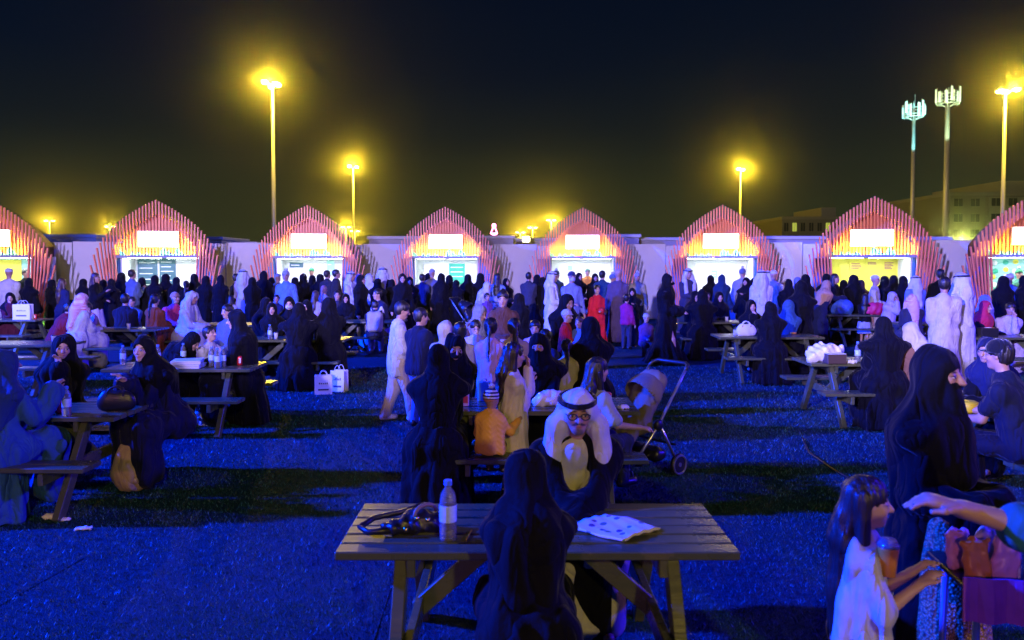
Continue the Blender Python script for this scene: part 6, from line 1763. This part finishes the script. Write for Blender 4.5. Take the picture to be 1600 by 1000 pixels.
defgeo('qd', **mk(FAR, h=1.40, hs=1.05, la='front', ra='front', wear=('robe',), hair='pony', hairlen=0.1, seed=14, flare=1.2))
defgeo('qh', **mk(FAR, h=1.60, lean=28, la='front', ra='reach', wear=('robe', 'hijab'), seed=15))
AB = "woman in black abaya"
QUEUE = {
 0: [(-14, 21.2, 170, 'qn', "man in pink shirt robe", {'robe': (0.5, 0.2, 0.25)}), (14, 20.6, 185, 'qn', "man in white robe and cap", {'robe': WHITE, 'cap': WHITE}), (45, 20.4, 175, 'qb', AB, {}),
     (81, 20.9, 150, 'qa', AB, {}), (97, 20.2, 160, 'ql', "woman in navy robe with long brown hair", {'robe': NAVY, 'hair': (0.06, 0.03, 0.015)})],
 1: [(130, 21.0, 150, 'qa', AB, {}), (149, 20.2, 110, 'qs', "woman in dark top and lilac skirt", {'sweater': BLACK, 'skirt': LILAC, 'hair': (0.05, 0.02, 0.015)}), (161, 21.4, 170, 'qb', AB, {}), (174, 20.8, 185, 'qc', AB, {}),
     (190, 21.6, 175, 'qa', AB, {}), (206, 21.5, 140, 'qp', "tall man in grey-blue shirt", {'shirt': (0.10, 0.14, 0.26)}), (222, 21.9, 190, 'qe', "woman in black face veil", {}), (242, 21.2, 170, 'qb', AB, {}), (259, 21.7, 180, 'qa', AB, {}),
     (276, 21.2, 190, 'qc', AB, {}), (291, 20.9, 175, 'qd', "girl in black robe", {}), (303, 21.6, 200, 'qa', AB, {}), (322, 20.9, 165, 'qb', AB, {}), (345, 20.6, 180, 'qc', AB, {}),
     (361, 19.4, 178, 'qg', "girl in white dress and red headband", {'tee': WHITE, 'skirt': WHITE}), (369, 21.0, 160, 'qj', "dark-haired man in black jacket", {'jacket': BLACK}), (380, 20.8, 190, 'qm', "man in white headcloth", {'robe': LILAC}), (394, 20.4, 175, 'qa', AB, {})],
 2: [(412, 21.8, 170, 'qc', AB, {}), (424, 22.4, 180, 'qb', AB, {}), (434, 22.2, 190, 'qn', "man in grey-green robe", {'robe': (0.14, 0.15, 0.13)}), (461, 22.9, 175, 'qa', AB, {}), (474, 23.1, 185, 'qb', AB, {}),
     (488, 23.2, 170, 'qa', AB, {}), (500, 22.9, 180, 'qe', "woman in black face veil", {}), (511, 22.6, 165, 'qj', "man in dark jacket", {'jacket': (0.03, 0.03, 0.03)}), (525, 22.0, 90, 'qj', "man in dark jacket turned right", {'jacket': (0.03, 0.025, 0.02)}),
     (548, 20.6, 60, 'qm', "man in white robe and headcloth", {'robe': WHITE}), (562, 21.6, 150, 'qa', "woman in pink headscarf", {'headscarf': (0.45, 0.18, 0.2), 'robe': LILAC}), (577, 21.4, 175, 'qa', "woman in white headscarf", {'headscarf': WHITE, 'robe': (0.3, 0.28, 0.36)}),
     (590, 20.8, 160, 'qb', AB, {}), (598, 21.8, 185, 'qm', "man in white headcloth and dark robe", {'robe': BLACK}), (612, 21.4, 170, 'qb', AB, {})],
 3: [(660, 22.4, 180, 'qj', "man in navy padded vest", {'jacket': (0.02, 0.03, 0.09)}), (669, 23.0, 170, 'qa', AB, {}), (675, 22.6, 185, 'qn', "man in grey robe and pale cap", {'robe': (0.12, 0.12, 0.14), 'cap': GREY}), (689, 22.1, 175, 'qc', AB, {}),
     (702, 22.5, 185, 'qa', AB, {}), (713, 22.2, 180, 'qb', AB, {}), (731, 23.1, 160, 'qa', AB, {}), (750, 22.7, 200, 'qe', "woman in black face veil", {}), (777, 20.6, 175, 'qs', "woman in pale blue top with long hair", {'sweater': (0.15, 0.25, 0.5), 'skirt': BLACK}), (791, 21.4, 20, 'qa', "woman in black facing the camera", {})],
 4: [(826, 22.4, 178, 'qp', "man in dark grey shirt", {'shirt': (0.04, 0.04, 0.05), 'trousers': BLACK}), (839, 23.0, 180, 'qa', AB, {}), (848, 22.6, 170, 'qb', AB, {}), (858, 23.1, 185, 'qa', AB, {}), (869, 23.2, 150, 'qt', "man in dark green cap", {'sweater': (0.03, 0.05, 0.04), 'beanie': (0.04, 0.06, 0.05)}),
     (905, 22.4, 20, 'qa', "woman in black facing the camera", {}), (930, 22.6, 10, 'qb', "woman in black headscarf facing the camera", {}), (941, 22.0, 150, 'qp', "man in dark teal shirt", {'shirt': (0.02, 0.05, 0.06), 'trousers': BLACK}), (957, 22.3, 110, 'qt', "man in blue beanie", {'beanie': (0.12, 0.2, 0.45)}),
     (996, 22.6, -10, 'qt', "man in beige jacket and grey beanie", {'sweater': (0.34, 0.29, 0.17), 'beanie': GREY})],
 5: [(1075, 21.6, 40, 'qm', "man in white headcloth and dark jacket robe", {'robe': (0.04, 0.035, 0.05)}), (1110, 22.2, 180, 'qa', AB, {}), (1128, 21.4, 160, 'qc', "woman in dark teal abaya", {'robe': (0.012, 0.03, 0.06), 'headscarf': (0.012, 0.03, 0.06)}), (1160, 21.9, 150, 'qt', "man in grey sweater", {'sweater': GREY, 'beanie': (0.1, 0.12, 0.16)}),
     (1166, 20.3, -20, 'qb', AB, {}), (1178, 21.2, 170, 'qa', AB, {}), (1106, 20.5, 10, 'qk', "child in olive jacket", {'shirt': (0.2, 0.16, 0.06)}), (1200, 21.6, 190, 'qm', "man in cream robe and headcloth", {'robe': CREAM})],
 6: [(1209, 20.2, 160, 'qn', "man in cream robe and cap", {'robe': CREAM, 'cap': WHITE}), (1232, 19.2, 170, 'qb', AB, {}), (1246, 19.8, 180, 'qa', "woman in grey-blue headscarf", {'headscarf': (0.16, 0.2, 0.36)}), (1258, 19.4, 190, 'qc', AB, {}), (1280, 18.9, 120, 'qh', "woman in tan headscarf bending forward", {'headscarf': (0.45, 0.26, 0.14), 'robe': NAVY}),
     (1291, 19.8, 175, 'qa', AB, {}), (1304, 19.6, 40, 'ql', "woman with long hair looking back", {}), (1318, 19.9, 165, 'qb', AB, {}), (1333, 19.4, 185, 'qe', "woman in black face veil", {}), (1345, 19.9, 130, 'qa', "woman in brown abaya", {'robe': (0.06, 0.03, 0.02), 'headscarf': (0.06, 0.03, 0.02)}), (1352, 18.8, 170, 'qg', "girl in black and white", {'tee': BLACK, 'skirt': (0.3, 0.3, 0.36)}),
     (1367, 19.0, 80, 'qn', "man in pale robe and white cap", {'robe': (0.46, 0.40, 0.34), 'cap': WHITE}), (1382, 19.7, 180, 'qa', AB, {}), (1396, 19.4, 175, 'qb', AB, {}), (1411, 19.2, 190, 'qa', AB, {}), (1431, 18.2, 178, 'qm', "man in blue robe and white headcloth", {'robe': (0.14, 0.22, 0.5)}), (1469, 18.4, 160, 'qj', "dark-haired man in black jacket", {'jacket': BLACK})],
 7: [(1567, 17.6, 185, 'qe', "woman in black face veil", {}), (1578, 18.4, 170, 'qn', "man in blue robe and white cap", {'robe': (0.1, 0.2, 0.45), 'cap': WHITE}), (1600, 18.2, 190, 'qa', AB, {})],
}
NTH = ["first", "second", "third", "fourth", "fifth", "sixth", "seventh", "eighth", "ninth", "tenth", "eleventh", "twelfth", "thirteenth", "fourteenth", "fifteenth", "sixteenth", "seventeenth", "eighteenth", "nineteenth"]
for si, rows in QUEUE.items():
    for j, (px, Y, rot, g, desc, cols) in enumerate(sorted(rows, key=lambda q_: q_[0])):
        person(px, Y, rot + random.uniform(-24, 24), g, f"{desc}, {NTH[j]} from left queueing at {ORD[si]} stall", cols, random.uniform(0.93, 1.05), group=f"queue at the {ORD[si]} stall")
# people standing between the tables and the queues
person(447, 19.8, 2, 'qt', "man in blue sweatshirt and grey beanie facing camera before the third stall", {'sweater': (0.12, 0.22, 0.42), 'beanie': GREY, 'trousers': NAVY})
person(432, 18.6, 5, 'qk', "child in dark blue top below the man in blue sweatshirt", {'shirt': NAVY})
person(493, 18.4, 150, 'qg', "girl in lilac top with long brown hair before the third stall", {'tee': LILAC, 'hair': (0.05, 0.03, 0.03)}, 1.05)
person(506, 18.8, 170, 'qd', "girl in patterned pale robe beside the girl in lilac", {'robe': (0.2, 0.24, 0.4), 'hair': (0.2, 0.12, 0.14)})
person(564, 19.0, 75, 'qc', "woman in black abaya walking right, before the third stall's right slope", {}, 1.01)
person(629, 20.0, 8, 'qc', "woman in black abaya facing camera between the third and fourth stalls", {'person': LIGHT}, 1.02)
person(640, 20.8, 15, 'qb', "woman in black just behind the camera-facing woman between two stalls", {})
person(747, 20.4, 70, 'qh', "woman in pale headscarf bending over the dark pushchair", {'headscarf': WHITE, 'robe': (0.25, 0.24, 0.3)}, 0.95)
person(761, 19.6, 30, 'qk', "child in purple hood beside the dark pushchair", {'shirt': (0.12, 0.05, 0.2)})
person(863, 18.4, 80, 'qm', "man in white robe and headcloth turned right before the fifth stall", {'robe': WHITE})
person(893, 18.2, 15, mk(FAR, h=1.74, sex='m', la='down', ra='front', wear=('shirt', 'trousers', 'shoes', 'cap', 'mask'), seed=52), "man in blue-grey shirt, cap and mask before the fifth stall", {'shirt': (0.16, 0.2, 0.34), 'face_mask': (0.4, 0.45, 0.6), 'cap': NAVY})
person(933, 18.6, 10, mk(FAR, h=1.42, hs=1.05, la='front', ra='down', wear=('robe',), hair='pony', hairlen=0.1, seed=53, flare=1.15), "girl in bright red dress facing camera before the fifth stall", {'robe': (0.62, 0.02, 0.03), 'person': LIGHT})
person(966, 19.4, 170, 'qn', "man in brown-violet robe and tan cap, back turned", {'robe': (0.09, 0.06, 0.08), 'cap': (0.4, 0.25, 0.2)}, 1.04)
person(979, 18.0, 150, 'qk', "child in magenta shirt before the man in beige jacket", {'shirt': (0.28, 0.02, 0.12)}, 1.03)
person(988, 18.6, -10, 'qb', "woman in black hugging the child in magenta", {}, 0.86)
person(1010, 16.8, 0, mk(FAR, h=1.20, hs=1.12, pose='sit', la='front', ra='front', wear=('jacket', 'trousers', 'shoes', 'cap'), seed=54), "child in purple jacket and white cap crouching by the aisle", {'jacket': (0.12, 0.05, 0.16), 'cap': WHITE, 'person': LIGHT}, z=-0.28)
person(1190, 18.0, 176, 'qm', "man in white robe seen from behind left of the seventh stall", {'robe': WHITE}, 1.02)
person(834, 15.6, 182, mk(FAR, h=1.5, pose='sit', la='table', ra='table', seed=55), "woman in black seated back turned left of the white-robed man", {}, z=-0.15)
person(811, 14.2, 170, mk(FAR, h=1.4, la='front', ra='front', seed=56), "woman in black headscarf standing behind the ponytail girl", {})
# stall keepers
person(918, 26.7, -5, 'qj', "stall keeper in orange apron and green cap inside the fifth stall", {'jacket': (0.70, 0.25, 0.03), 'hair': (0.03, 0.12, 0.06)}, 1.02)
person(487, 25.7, 10, 'qt', "stall keeper in white shirt and green cap inside the third stall", {'sweater': WHITE, 'beanie': (0.05, 0.25, 0.12)}, 1.02)
person(40, 22.7, 60, 'qp', "stall keeper in dark shirt inside the first stall", {'shirt': BLACK}, 1.02)
person(1592, 20.9, -10, 'qt', "stall keeper in green cap inside the eighth stall", {'sweater': (0.1, 0.3, 0.2), 'beanie': (0.02, 0.15, 0.06)}, 1.02)
# ================================================================== evening haze lit by the lamps
def haze():
    mb = MB(); mb.box((-330, -90, -1.0), (330, 330, 46))
    m = bpy.data.materials.new("haze"); m.use_nodes = True; t = m.node_tree; t.nodes.clear()
    o_ = t.nodes.new("ShaderNodeOutputMaterial"); v = t.nodes.new("ShaderNodeVolumePrincipled")
    v.inputs["Color"].default_value = (0.9, 0.9, 0.9, 1)
    v.inputs["Density"].default_value = HAZE_DENSITY
    v.inputs["Anisotropy"].default_value = 0.975
    t.links.new(v.outputs[0], o_.inputs["Volume"])
    h = mb.build("haze", m)
    tag(h, "thin evening haze hanging over the whole ground", "haze", kind="stuff")
HAZE_DENSITY = 0.00058
haze()
